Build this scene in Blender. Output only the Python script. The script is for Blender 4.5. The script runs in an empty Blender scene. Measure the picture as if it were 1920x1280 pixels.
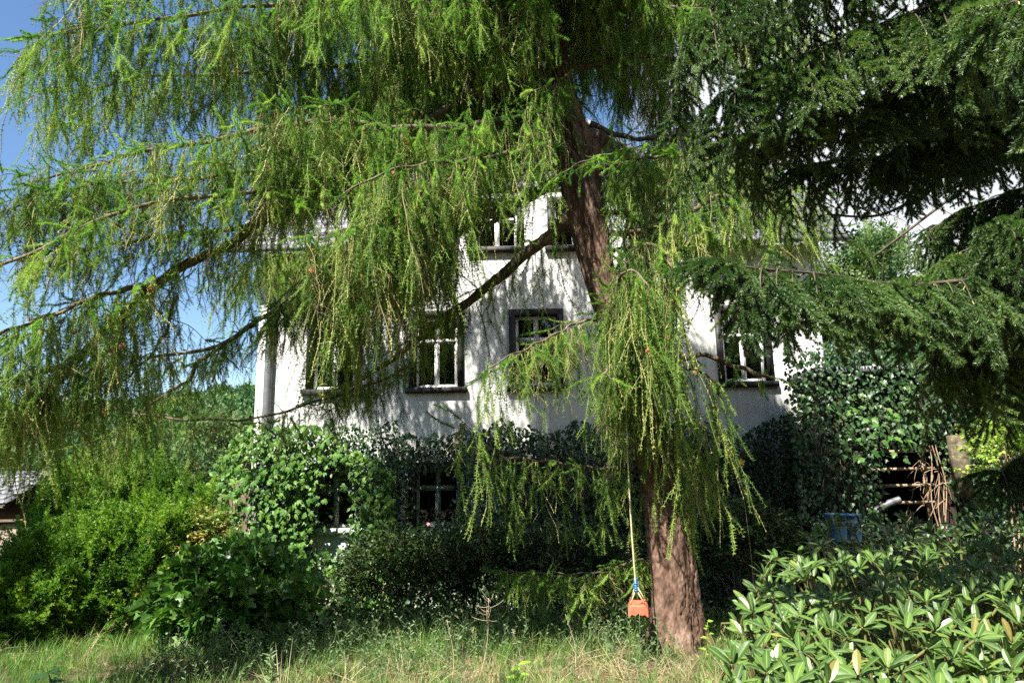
import bpy, math, random
import numpy as np
from mathutils import Matrix, Vector

rng = np.random.default_rng(11)
random.seed(11)
SC = bpy.context.scene
COL = SC.collection
R = math.radians

# ------------------------------------------------------------------ camera
PITCH, ROLL, FPX, EYE = 11.0, -1.1, 1300.0, 1.75
cam = bpy.data.cameras.new('camera')
cam.sensor_width = 36.0
cam.lens = 36.0 * FPX / 1920.0
cam.clip_start = 0.05
cam.clip_end = 3000
camo = bpy.data.objects.new('camera', cam)
COL.objects.link(camo)
CM = Matrix.Rotation(R(90 + PITCH), 4, 'X') @ Matrix.Rotation(R(ROLL), 4, 'Z')
camo.matrix_world = Matrix.Translation((0, 0, EYE)) @ CM
SC.camera = camo
CM3 = np.array(CM.to_3x3())


def at(px, py, Y):
    """world point lying on the line of sight of a photo pixel, Y metres ahead"""
    d = CM3 @ np.array([(px - 960) / FPX, -(py - 640) / FPX, -1.0])
    return np.array([0, 0, EYE]) + d * (Y / d[1])


# ------------------------------------------------------------------ sky, sun, exposure
SUN_EL, SUN_AZ = 56.0, 32.0        # azimuth: degrees to the left of straight behind the camera
SC.view_settings.view_transform = 'Standard'
SC.view_settings.look = 'None'
SC.view_settings.gamma = 1.0
SC.view_settings.use_curve_mapping = False
SC.view_settings.exposure = 1.75
sun_dir = Vector((-math.sin(R(SUN_AZ)) * math.cos(R(SUN_EL)), -math.cos(R(SUN_AZ)) * math.cos(R(SUN_EL)), math.sin(R(SUN_EL))))
sl = bpy.data.lights.new('sun', 'SUN')
sl.energy = 5.0
sl.angle = R(0.53)
sl.color = (1.0, 0.95, 0.86)
so = bpy.data.objects.new('sun', sl)
so.rotation_euler = sun_dir.to_track_quat('Z', 'Y').to_euler()
so.location = sun_dir * 60
COL.objects.link(so)
W = bpy.data.worlds.new('World')
SC.world = W
W.use_nodes = True
nt = W.node_tree
nt.nodes.clear()
N = nt.nodes.new
L = nt.links.new
wo = N('ShaderNodeOutputWorld')
bg = N('ShaderNodeBackground')
bg.inputs['Strength'].default_value = 0.062
sky = N('ShaderNodeTexSky')
sky.sky_type = 'NISHITA'
sky.sun_disc = False
sky.sun_elevation = R(SUN_EL)
# sky rotation: 0 puts the sun at +Y, turning clockwise seen from above
sky.sun_rotation = math.atan2(sun_dir.x, sun_dir.y)
sky.air_density = 1.0
sky.dust_density = 0.0
sky.ozone_density = 1.4
tc = N('ShaderNodeTexCoord')
no = N('ShaderNodeTexNoise')
no.inputs['Scale'].default_value = 2.2
no.inputs['Detail'].default_value = 8
no.inputs['Roughness'].default_value = 0.62
L(tc.outputs['Generated'], no.inputs['Vector'])
sx = N('ShaderNodeSeparateXYZ')
L(tc.outputs['Generated'], sx.inputs[0])
ma = N('ShaderNodeMath')       # a cloud bank towards the east
ma.operation = 'MULTIPLY_ADD'
ma.inputs[1].default_value = 0.55
L(sx.outputs['X'], ma.inputs[0])
L(no.outputs['Fac'], ma.inputs[2])
cr = N('ShaderNodeMapRange')
cr.interpolation_type = 'SMOOTHSTEP'
cr.inputs['From Min'].default_value = 0.55
cr.inputs['From Max'].default_value = 0.72
L(ma.outputs[0], cr.inputs['Value'])
mx = N('ShaderNodeMix')
mx.data_type = 'RGBA'
L(cr.outputs[0], mx.inputs['Factor'])
hs = N('ShaderNodeHueSaturation')
hs.inputs['Saturation'].default_value = 1.12
L(sky.outputs[0], hs.inputs['Color'])
L(hs.outputs[0], mx.inputs[6])
mx.inputs[7].default_value = (5.2, 5.4, 5.8, 1)
L(mx.outputs[2], bg.inputs['Color'])
L(bg.outputs[0], wo.inputs[0])
SC.cycles.use_denoising = False
SC.cycles.max_bounces = 7
SC.cycles.diffuse_bounces = 4
SC.cycles.glossy_bounces = 3
SC.cycles.transmission_bounces = 4
SC.cycles.transparent_max_bounces = 6
SC.cycles.caustics_reflective = False
SC.cycles.caustics_refractive = False


# ------------------------------------------------------------------ materials
def mat(name):
    m = bpy.data.materials.new(name)
    m.use_nodes = True
    t = m.node_tree
    t.nodes.clear()
    return m, t, t.nodes.new, t.links.new


def ramp(t, cols):
    r = t.nodes.new('ShaderNodeValToRGB')
    e = r.color_ramp.elements
    e[0].position, e[0].color = cols[0][0], (*cols[0][1], 1)
    e[1].position, e[1].color = cols[-1][0], (*cols[-1][1], 1)
    for p, c in cols[1:-1]:
        x = e.new(p)
        x.color = (*c, 1)
    return r


def leaf_mat(name, cols, trans=0.35, rough=0.5, spec=0.3, tcol=1.25):
    """thin leaf: colour varies from leaf to leaf, light passes through it"""
    m, t, n, l = mat(name)
    out = n('ShaderNodeOutputMaterial')
    oi = n('ShaderNodeObjectInfo')
    geo = n('ShaderNodeNewGeometry')
    ns = n('ShaderNodeTexNoise')
    ns.inputs['Scale'].default_value = 1.3
    l(geo.outputs['Position'], ns.inputs['Vector'])
    mm = n('ShaderNodeMath')
    mm.operation = 'MULTIPLY_ADD'
    mm.inputs[1].default_value = 0.65
    l(oi.outputs['Random'], mm.inputs[0])
    m2 = n('ShaderNodeMath')
    m2.operation = 'MULTIPLY_ADD'
    m2.inputs[1].default_value = 0.9
    m2.inputs[2].default_value = -0.28
    l(ns.outputs['Fac'], m2.inputs[0])
    l(m2.outputs[0], mm.inputs[2])
    r = ramp(t, cols)
    l(mm.outputs[0], r.inputs[0])
    p = n('ShaderNodeBsdfPrincipled')
    p.inputs['Roughness'].default_value = rough
    p.inputs['Specular IOR Level'].default_value = spec
    l(r.outputs[0], p.inputs['Base Color'])
    tr = n('ShaderNodeBsdfTranslucent')
    g = n('ShaderNodeMix')
    g.data_type = 'RGBA'
    g.blend_type = 'MULTIPLY'
    g.inputs[0].default_value = 1.0
    l(r.outputs[0], g.inputs[6])
    g.inputs[7].default_value = (tcol * 0.95, tcol * 1.12, tcol * 0.6, 1)
    l(g.outputs[2], tr.inputs['Color'])
    ms = n('ShaderNodeMixShader')
    ms.inputs[0].default_value = trans
    l(p.outputs[0], ms.inputs[1])
    l(tr.outputs[0], ms.inputs[2])
    l(ms.outputs[0], out.inputs[0])
    return m


def solid_mat(name, cols, scale=6.0, rough=0.8, bump=0.3, bscale=None, stretch=(1, 1, 1), spec=0.3, metal=0.0, detail=6):
    """opaque surface with noise colour and fine relief"""
    m, t, n, l = mat(name)
    out = n('ShaderNodeOutputMaterial')
    geo = n('ShaderNodeNewGeometry')
    mp = n('ShaderNodeMapping')
    mp.inputs['Scale'].default_value = stretch
    l(geo.outputs['Position'], mp.inputs[0])
    ns = n('ShaderNodeTexNoise')
    ns.inputs['Scale'].default_value = scale
    ns.inputs['Detail'].default_value = detail
    ns.inputs['Roughness'].default_value = 0.65
    l(mp.outputs[0], ns.inputs['Vector'])
    r = ramp(t, cols)
    l(ns.outputs['Fac'], r.inputs[0])
    p = n('ShaderNodeBsdfPrincipled')
    p.inputs['Roughness'].default_value = rough
    p.inputs['Specular IOR Level'].default_value = spec
    p.inputs['Metallic'].default_value = metal
    l(r.outputs[0], p.inputs['Base Color'])
    if bump:
        b2 = n('ShaderNodeTexNoise')
        b2.inputs['Scale'].default_value = bscale or scale * 6
        b2.inputs['Detail'].default_value = 4
        l(mp.outputs[0], b2.inputs['Vector'])
        b = n('ShaderNodeBump')
        b.inputs['Strength'].default_value = bump
        b.inputs['Distance'].default_value = 0.01
        l(b2.outputs['Fac'], b.inputs['Height'])
        l(b.outputs[0], p.inputs['Normal'])
    l(p.outputs[0], out.inputs[0])
    return m


M = {}
M['larch'] = leaf_mat('larch_needles', [(0.05, (0.04, 0.12, 0.022)), (0.4, (0.115, 0.255, 0.035)), (0.7, (0.21, 0.37, 0.06)), (0.95, (0.40, 0.50, 0.12))], 0.38, 0.5, 0.25)
M['larch_young'] = leaf_mat('larch_young_needles', [(0.1, (0.14, 0.25, 0.04)), (0.9, (0.30, 0.40, 0.07))], 0.4, 0.5, 0.25)
M['larch_twig'] = leaf_mat('larch_twig_bark', [(0.1, (0.20, 0.18, 0.07)), (0.6, (0.34, 0.33, 0.12)), (1.0, (0.52, 0.48, 0.22))], 0.02, 0.7, 0.2)
M['dead_twig'] = leaf_mat('dead_twig_bark', [(0.1, (0.09, 0.06, 0.035)), (0.9, (0.24, 0.18, 0.11))], 0.0, 0.8, 0.2)
M['larch_wood'] = solid_mat('larch_wood', [(0.3, (0.035, 0.026, 0.02)), (0.5, (0.11, 0.085, 0.055)), (0.7, (0.20, 0.18, 0.11))], 9, 0.9, 0.6, 40)
M['bark'] = solid_mat('larch_bark', [(0.28, (0.03, 0.02, 0.014)), (0.42, (0.075, 0.045, 0.03)), (0.56, (0.165, 0.10, 0.07)), (0.72, (0.27, 0.21, 0.165))], 14, 0.95, 0.9, 45, (1, 1, 0.35))
M['spruce'] = leaf_mat('spruce_needles', [(0.05, (0.035, 0.08, 0.022)), (0.5, (0.075, 0.145, 0.036)), (1.0, (0.15, 0.235, 0.055))], 0.2, 0.42, 0.5)
M['spruce_twig'] = leaf_mat('spruce_twig_bark', [(0.1, (0.20, 0.17, 0.06)), (0.9, (0.36, 0.31, 0.12))], 0.0, 0.75, 0.2)
M['spruce_wood'] = solid_mat('spruce_wood', [(0.3, (0.03, 0.024, 0.018)), (0.7, (0.12, 0.09, 0.06))], 9, 0.9, 0.6, 40)
M['cone'] = solid_mat('cone_scales', [(0.3, (0.20, 0.085, 0.03)), (0.7, (0.42, 0.21, 0.08))], 60, 0.8, 0.2)


def plaster_mat():
    """old white plaster: patchy, rain-streaked, damp and green towards the ivy's moist foot"""
    m, t, n, l = mat('white_plaster')
    out = n('ShaderNodeOutputMaterial')
    geo = n('ShaderNodeNewGeometry')
    ns = n('ShaderNodeTexNoise')
    ns.inputs['Scale'].default_value = 1.1
    ns.inputs['Detail'].default_value = 8
    l(geo.outputs['Position'], ns.inputs['Vector'])
    r1 = ramp(t, [(0.3, (0.52, 0.52, 0.50)), (0.5, (0.67, 0.67, 0.655)), (0.7, (0.74, 0.74, 0.73))])
    l(ns.outputs['Fac'], r1.inputs[0])
    mp = n('ShaderNodeMapping')
    mp.inputs['Scale'].default_value = (9, 9, 0.55)
    l(geo.outputs['Position'], mp.inputs[0])
    n2 = n('ShaderNodeTexNoise')
    n2.inputs['Scale'].default_value = 1.0
    n2.inputs['Detail'].default_value = 5
    l(mp.outputs[0], n2.inputs['Vector'])
    r2 = ramp(t, [(0.5, (1, 1, 1)), (0.75, (0.62, 0.62, 0.58))])
    l(n2.outputs['Fac'], r2.inputs[0])
    mu = n('ShaderNodeMix')
    mu.data_type = 'RGBA'
    mu.blend_type = 'MULTIPLY'
    mu.inputs[0].default_value = 0.75
    l(r1.outputs[0], mu.inputs[6])
    l(r2.outputs[0], mu.inputs[7])
    p = n('ShaderNodeBsdfPrincipled')
    p.inputs['Roughness'].default_value = 0.92
    p.inputs['Specular IOR Level'].default_value = 0.2
    l(mu.outputs[2], p.inputs['Base Color'])
    n3 = n('ShaderNodeTexNoise')
    n3.inputs['Scale'].default_value = 28
    n3.inputs['Detail'].default_value = 4
    l(geo.outputs['Position'], n3.inputs['Vector'])
    b = n('ShaderNodeBump')
    b.inputs['Strength'].default_value = 0.18
    b.inputs['Distance'].default_value = 0.01
    l(n3.outputs['Fac'], b.inputs['Height'])
    l(b.outputs[0], p.inputs['Normal'])
    l(p.outputs[0], out.inputs[0])
    return m


M['plaster'] = plaster_mat()
M['stone'] = solid_mat('rubble_stone', [(0.3, (0.20, 0.16, 0.12)), (0.7, (0.48, 0.40, 0.31))], 5, 0.9, 0.5, 30)
M['dark_stone'] = solid_mat('dark_window_stone', [(0.3, (0.010, 0.0095, 0.009)), (0.7, (0.042, 0.040, 0.040))], 8, 0.6, 0.3, 40)
M['white_paint'] = solid_mat('white_window_paint', [(0.3, (0.66, 0.66, 0.63)), (0.7, (0.80, 0.80, 0.78))], 9, 0.45, 0.1)
M['green_paint'] = solid_mat('grey_green_paint', [(0.3, (0.22, 0.26, 0.21)), (0.7, (0.36, 0.40, 0.33))], 9, 0.5, 0.15)
M['slate'] = solid_mat('grey_slate', [(0.3, (0.06, 0.063, 0.07)), (0.7, (0.15, 0.153, 0.165))], 4, 0.5, 0.3, 30, spec=0.45)
M['slate_pale'] = solid_mat('pale_shingle', [(0.3, (0.20, 0.21, 0.22)), (0.7, (0.36, 0.37, 0.38))], 4, 0.6, 0.3, 30)
M['room'] = solid_mat('room_wall', [(0.3, (0.025, 0.018, 0.013)), (0.7, (0.05, 0.037, 0.026))], 2, 0.9, 0)
M['curtain'] = solid_mat('grey_curtain', [(0.3, (0.30, 0.30, 0.29)), (0.7, (0.42, 0.42, 0.41))], 5, 0.9, 0)
M['net'] = solid_mat('net_curtain', [(0.3, (0.5, 0.5, 0.5)), (0.7, (0.66, 0.66, 0.66))], 30, 0.9, 0)
M['zinc'] = solid_mat('zinc', [(0.3, (0.10, 0.11, 0.11)), (0.7, (0.19, 0.20, 0.195))], 6, 0.55, 0.1, metal=0.2)
M['wood'] = solid_mat('weathered_wood', [(0.3, (0.20, 0.14, 0.09)), (0.7, (0.42, 0.32, 0.21))], 7, 0.85, 0.4, 40, (0.25, 1, 1))
M['dry'] = solid_mat('dry_stalk', [(0.3, (0.22, 0.17, 0.10)), (0.7, (0.50, 0.42, 0.28))], 15, 0.9, 0)
M['vine'] = solid_mat('dry_vine', [(0.3, (0.20, 0.13, 0.08)), (0.7, (0.42, 0.30, 0.20))], 12, 0.9, 0.2)
M['ivy'] = leaf_mat('ivy_leaf', [(0.05, (0.012, 0.034, 0.012)), (0.5, (0.022, 0.058, 0.017)), (0.85, (0.045, 0.10, 0.025)), (1.0, (0.10, 0.17, 0.035))], 0.15, 0.42, 0.4)
M['creeper'] = leaf_mat('creeper_leaf', [(0.05, (0.045, 0.115, 0.02)), (0.5, (0.085, 0.19, 0.03)), (1.0, (0.17, 0.28, 0.05))], 0.28, 0.45, 0.25)
M['yew'] = leaf_mat('hedge_needles', [(0.05, (0.045, 0.12, 0.016)), (0.5, (0.12, 0.25, 0.022)), (1.0, (0.28, 0.42, 0.04))], 0.3, 0.45, 0.35)
M['hedge_tip'] = leaf_mat('hedge_young_needles', [(0.05, (0.10, 0.22, 0.02)), (1.0, (0.22, 0.36, 0.035))], 0.3, 0.5, 0.3)
M['bush'] = leaf_mat('darkened_bush_leaf', [(0.05, (0.013, 0.04, 0.010)), (0.6, (0.028, 0.07, 0.015)), (1.0, (0.08, 0.16, 0.028))], 0.25, 0.4, 0.35)  # leaf tone lowered to put the shrubs' deep shade into the colour
M['bush_lit'] = leaf_mat('lit_bush_leaf', [(0.05, (0.035, 0.095, 0.02)), (0.6, (0.075, 0.17, 0.03)), (1.0, (0.15, 0.26, 0.045))], 0.3, 0.4, 0.35)  # paler copy of the bush leaf, sunlit look put into the colour
M['golden'] = leaf_mat('golden_vine_leaf', [(0.0, (0.26, 0.13, 0.03)), (0.3, (0.28, 0.22, 0.05)), (0.6, (0.20, 0.27, 0.05)), (1.0, (0.13, 0.22, 0.05))], 0.3, 0.5, 0.3)
M['grass'] = leaf_mat('grass_blade', [(0.05, (0.04, 0.10, 0.017)), (0.5, (0.08, 0.17, 0.025)), (0.85, (0.15, 0.25, 0.04)), (1.0, (0.27, 0.29, 0.09))], 0.3, 0.5, 0.3)
M['straw'] = leaf_mat('straw_blade', [(0.05, (0.28, 0.23, 0.12)), (1.0, (0.48, 0.40, 0.24))], 0.25, 0.6, 0.2)
M['weed'] = leaf_mat('pale_weed', [(0.05, (0.09, 0.15, 0.06)), (1.0, (0.20, 0.27, 0.13))], 0.3, 0.6, 0.2)
M['lime'] = leaf_mat('lime_leaf', [(0.05, (0.18, 0.33, 0.03)), (1.0, (0.30, 0.45, 0.06))], 0.35, 0.45, 0.3)
M['soil'] = solid_mat('litter_soil', [(0.3, (0.03, 0.022, 0.013)), (0.5, (0.08, 0.055, 0.033)), (0.7, (0.17, 0.12, 0.07))], 3, 0.95, 0.6, 30)
M['rhodo_stem'] = solid_mat('rhododendron_stem', [(0.3, (0.08, 0.085, 0.025)), (0.7, (0.18, 0.17, 0.055))], 20, 0.7, 0)
M['far'] = leaf_mat('far_leaf', [(0.0, (0.018, 0.055, 0.02)), (0.5, (0.045, 0.11, 0.035)), (1.0, (0.14, 0.22, 0.06))], 0.2, 0.6, 0.2)
M['far2'] = leaf_mat('pale_far_leaf', [(0.0, (0.07, 0.13, 0.05)), (1.0, (0.16, 0.24, 0.09))], 0.3, 0.6, 0.2)
M['hill'] = solid_mat('hill_floor', [(0.3, (0.03, 0.05, 0.02)), (0.7, (0.06, 0.09, 0.03))], 0.1, 0.95, 0)
M['seat'] = solid_mat('red_plastic', [(0.3, (0.62, 0.09, 0.05)), (0.7, (0.72, 0.15, 0.08))], 5, 0.4, 0.05, spec=0.5)
M['blue'] = solid_mat('blue_plastic', [(0.3, (0.02, 0.14, 0.50)), (0.7, (0.03, 0.19, 0.58))], 5, 0.4, 0, spec=0.5)
M['tub'] = solid_mat('faded_blue_plastic', [(0.3, (0.07, 0.19, 0.36)), (0.7, (0.16, 0.32, 0.50))], 7, 0.5, 0.05)
M['rope'] = solid_mat('rope', [(0.3, (0.38, 0.36, 0.20)), (0.7, (0.58, 0.55, 0.33))], 60, 0.85, 0.5, 200)
M['yellow'] = solid_mat('yellow_petal', [(0.3, (0.55, 0.38, 0.06)), (0.7, (0.75, 0.58, 0.12))], 20, 0.6, 0)
M['pink'] = solid_mat('pink_petal', [(0.3, (0.45, 0.14, 0.25)), (0.7, (0.65, 0.28, 0.40))], 20, 0.6, 0)


def glass_mat():
    m, t, n, l = mat('window_glass')
    out = n('ShaderNodeOutputMaterial')
    tr = n('ShaderNodeBsdfTransparent')
    tr.inputs[0].default_value = (0.80, 0.82, 0.82, 1)
    gl = n('ShaderNodeBsdfGlossy')
    gl.inputs['Roughness'].default_value = 0.01
    geo = n('ShaderNodeNewGeometry')
    ns = n('ShaderNodeTexNoise')
    ns.inputs['Scale'].default_value = 5
    l(geo.outputs['Position'], ns.inputs[0])
    b = n('ShaderNodeBump')
    b.inputs['Strength'].default_value = 0.06
    b.inputs['Distance'].default_value = 0.02
    l(ns.outputs['Fac'], b.inputs['Height'])
    l(b.outputs[0], gl.inputs['Normal'])
    fr = n('ShaderNodeFresnel')
    fr.inputs[0].default_value = 1.9
    ms = n('ShaderNodeMixShader')
    l(fr.outputs[0], ms.inputs[0])
    l(tr.outputs[0], ms.inputs[1])
    l(gl.outputs[0], ms.inputs[2])
    l(ms.outputs[0], out.inputs[0])
    return m


M['glass'] = glass_mat()


def rhodo_leaf_mat():
    """glossy leaf with a pale midrib that follows the leaf's own length"""
    m, t, n, l = mat('rhododendron_leaf')
    out = n('ShaderNodeOutputMaterial')
    oi = n('ShaderNodeObjectInfo')
    at_ = n('ShaderNodeAttribute')
    at_.attribute_name = 'shade'
    ad = n('ShaderNodeMath')
    ad.operation = 'ADD'
    l(oi.outputs['Random'], ad.inputs[0])
    l(at_.outputs['Fac'], ad.inputs[1])
    fr = n('ShaderNodeMath')
    fr.operation = 'FRACT'
    l(ad.outputs[0], fr.inputs[0])
    r = ramp(t, [(0.0, (0.02, 0.052, 0.01)), (0.5, (0.042, 0.098, 0.016)), (0.95, (0.09, 0.165, 0.028)), (0.985, (0.14, 0.18, 0.035)), (1.0, (0.20, 0.14, 0.04))])
    l(fr.outputs[0], r.inputs[0])
    rib = n('ShaderNodeAttribute')
    rib.attribute_name = 'rib'
    mx = n('ShaderNodeMix')
    mx.data_type = 'RGBA'
    l(rib.outputs['Fac'], mx.inputs[0])
    l(r.outputs[0], mx.inputs[6])
    mx.inputs[7].default_value = (0.22, 0.30, 0.09, 1)
    p = n('ShaderNodeBsdfPrincipled')
    p.inputs['Roughness'].default_value = 0.4
    p.inputs['Specular IOR Level'].default_value = 0.42
    l(mx.outputs[2], p.inputs['Base Color'])
    geo = n('ShaderNodeNewGeometry')
    ns = n('ShaderNodeTexNoise')
    ns.inputs['Scale'].default_value = 70
    l(geo.outputs['Position'], ns.inputs[0])
    b = n('ShaderNodeBump')
    b.inputs['Strength'].default_value = 0.18
    b.inputs['Distance'].default_value = 0.004
    l(ns.outputs['Fac'], b.inputs['Height'])
    l(b.outputs[0], p.inputs['Normal'])
    tr = n('ShaderNodeBsdfTranslucent')
    l(mx.outputs[2], tr.inputs[0])
    ms = n('ShaderNodeMixShader')
    ms.inputs[0].default_value = 0.2
    l(p.outputs[0], ms.inputs[1])
    l(tr.outputs[0], ms.inputs[2])
    l(ms.outputs[0], out.inputs[0])
    return m


M['rhodo'] = rhodo_leaf_mat()


# ------------------------------------------------------------------ mesh helpers
class MB:
    """collects triangles (vectorised) with a material slot each"""
    def __init__(self):
        self.v, self.t, self.m, self.n = [], [], [], 0

    def add(self, v, t, mi=0):
        v = np.asarray(v, float).reshape(-1, 3)
        t = np.asarray(t, int).reshape(-1, 3)
        self.v.append(v)
        self.t.append(t + self.n)
        self.m.append(np.full(len(t), mi))
        self.n += len(v)
        return self

    def arrays(self):
        if not self.v:
            return np.zeros((0, 3)), np.zeros((0, 3), int), np.zeros(0, int)
        return np.concatenate(self.v), np.concatenate(self.t), np.concatenate(self.m)

    def box(self, a, b, mi=0, rz=0.0, c=None):
        (x0, y0, z0), (x1, y1, z1) = a, b
        v = np.array([(x, y, z) for x in (x0, x1) for y in (y0, y1) for z in (z0, z1)], float)
        if rz:
            c = np.array(c if c is not None else v.mean(0))
            cs, sn = math.cos(rz), math.sin(rz)
            d = v - c
            v = c + np.stack([d[:, 0] * cs - d[:, 1] * sn, d[:, 0] * sn + d[:, 1] * cs, d[:, 2]], 1)
        q = [(0, 1, 3, 2), (4, 6, 7, 5), (0, 4, 5, 1), (2, 3, 7, 6), (0, 2, 6, 4), (1, 5, 7, 3)]
        return self.add(v, [t for a_, b_, c_, d_ in q for t in ((a_, b_, c_), (a_, c_, d_))], mi)

    def quad(self, p, mi=0):
        return self.add(p, [(0, 1, 2), (0, 2, 3)], mi)

    def tube(self, pts, rad, sides=6, mi=0, cap=True):
        pts = np.asarray(pts, float)
        n = len(pts)
        rad = np.broadcast_to(np.asarray(rad, float), (n,))
        tg = np.gradient(pts, axis=0)
        tg /= np.linalg.norm(tg, axis=1)[:, None] + 1e-9
        ref = np.array([0.31, 0.17, 0.93]) if abs(tg[:, 2].mean()) < 0.8 else np.array([0.95, 0.2, 0.1])
        u = np.cross(tg, ref)
        u /= np.linalg.norm(u, axis=1)[:, None] + 1e-9
        w = np.cross(tg, u)
        a = np.linspace(0, 2 * math.pi, sides, endpoint=False)
        v = pts[:, None] + rad[:, None, None] * (u[:, None] * np.cos(a)[None, :, None] + w[:, None] * np.sin(a)[None, :, None])
        i = np.arange(n - 1)[:, None] * sides
        j = np.arange(sides)[None]
        j2 = (j + 1) % sides
        q = np.stack([i + j, i + j2, i + sides + j2, i + sides + j], -1).reshape(-1, 4)
        t = np.concatenate([q[:, [0, 1, 2]], q[:, [0, 2, 3]]])
        v = v.reshape(-1, 3)
        if cap:
            k = len(v)
            v = np.concatenate([v, pts[:1], pts[-1:]])
            jj = np.arange(sides)
            t = np.concatenate([t, np.stack([np.full(sides, k), (jj + 1) % sides, jj], 1),
                                np.stack([np.full(sides, k + 1), (n - 1) * sides + jj, (n - 1) * sides + (jj + 1) % sides], 1)])
        return self.add(v, t, mi)

    def blades(self, P, D, Ln, Wd, mi=0):
        """one thin pointed triangle per needle / blade"""
        P, D = np.asarray(P), np.asarray(D)
        D = D / (np.linalg.norm(D, axis=1)[:, None] + 1e-9)
        s = np.cross(D, rng.normal(size=D.shape))
        s /= np.linalg.norm(s, axis=1)[:, None] + 1e-9
        Ln = np.broadcast_to(Ln, (len(P),))[:, None]
        Wd = np.broadcast_to(Wd, (len(P),))[:, None]
        v = np.stack([P - s * Wd / 2, P + s * Wd / 2, P + D * Ln], 1).reshape(-1, 3)
        return self.add(v, np.arange(len(v)), mi)


def mesh_from(name, V, T, mats, mi=None, smooth=False):
    me = bpy.data.meshes.new(name)
    me.vertices.add(len(V))
    me.vertices.foreach_set('co', np.ascontiguousarray(V, np.float32).ravel())
    if len(T):
        me.loops.add(len(T) * 3)
        me.loops.foreach_set('vertex_index', np.ascontiguousarray(T, np.int32).ravel())
        me.polygons.add(len(T))
        me.polygons.foreach_set('loop_start', np.arange(0, len(T) * 3, 3, dtype=np.int32))
        if mi is not None:
            me.polygons.foreach_set('material_index', np.ascontiguousarray(mi, np.int32))
        if smooth:
            me.polygons.foreach_set('use_smooth', np.ones(len(T), bool))
    for m in (mats if isinstance(mats, (list, tuple)) else [mats]):
        me.materials.append(m)
    me.update(calc_edges=True)
    return me


def tag(o, label=None, cat=None, group=None, kind=None):
    if label: o['label'] = label
    if cat: o['category'] = cat
    if group: o['group'] = group
    if kind: o['kind'] = kind
    return o


def obj(name, mb, mats, parent=None, smooth=False, **kw):
    V, T, mi = mb.arrays() if isinstance(mb, MB) else mb
    o = bpy.data.objects.new(name, mesh_from(name, V, T, mats, mi, smooth))
    COL.objects.link(o)
    if parent is not None:
        o.parent = parent
        o.matrix_parent_inverse = Matrix.Translation(-Vector(parent.location))
    return tag(o, **kw)


def thing(name, label, cat, loc=(0, 0, 0), group=None):
    o = bpy.data.objects.new(name, None)
    o.location = loc
    o.empty_display_size = 0.2
    COL.objects.link(o)
    return tag(o, label, cat, group)


def euler_from(t, n):
    """euler angles turning local +X to t and local +Z as near as possible to n"""
    t = t / (np.linalg.norm(t, axis=1)[:, None] + 1e-9)
    y = np.cross(n, t)
    y /= np.linalg.norm(y, axis=1)[:, None] + 1e-9
    z = np.cross(t, y)
    ry = -np.arcsin(np.clip(t[:, 2], -1, 1))
    return np.stack([np.arctan2(y[:, 2], z[:, 2]), ry, np.arctan2(t[:, 1], t[:, 0])], 1)


_GN = {}


def scatter_group(nvar):
    """geometry-node group: the mesh holds the little models (grp 1..n) and the points (grp 0) they are set on"""
    if nvar in _GN:
        return _GN[nvar]
    g = bpy.data.node_groups.new('scatter_%d' % nvar, 'GeometryNodeTree')
    g.interface.new_socket('Geometry', in_out='INPUT', socket_type='NodeSocketGeometry')
    g.interface.new_socket('Geometry', in_out='OUTPUT', socket_type='NodeSocketGeometry')
    n, l = g.nodes.new, g.links.new
    gi, go = n('NodeGroupInput'), n('NodeGroupOutput')

    def attr(nm, ty):
        a = n('GeometryNodeInputNamedAttribute')
        a.data_type = ty
        a.inputs['Name'].default_value = nm
        return a.outputs['Attribute']

    def sep(k):
        c = n('FunctionNodeCompare')
        c.data_type = 'INT'
        c.operation = 'EQUAL'
        ins = [s for s in c.inputs if s.type == 'INT']
        l(attr('grp', 'INT'), ins[0])
        ins[1].default_value = k
        s = n('GeometryNodeSeparateGeometry')
        s.domain = 'POINT'
        l(gi.outputs[0], s.inputs['Geometry'])
        l(c.outputs[0], s.inputs['Selection'])
        return s.outputs['Selection']
    pts = sep(0)
    gt = n('GeometryNodeGeometryToInstance')
    for k in range(nvar, 0, -1):
        l(sep(k), gt.inputs[0])
    ip = n('GeometryNodeInstanceOnPoints')
    l(pts, ip.inputs['Points'])
    l(gt.outputs[0], ip.inputs['Instance'])
    ip.inputs['Pick Instance'].default_value = True
    l(attr('pick', 'INT'), ip.inputs['Instance Index'])
    e = n('FunctionNodeEulerToRotation')
    l(attr('rot', 'FLOAT_VECTOR'), e.inputs[0])
    l(e.outputs[0], ip.inputs['Rotation'])
    l(attr('scl', 'FLOAT_VECTOR'), ip.inputs['Scale'])
    l(ip.outputs[0], go.inputs[0])
    _GN[nvar] = g
    return g


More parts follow.
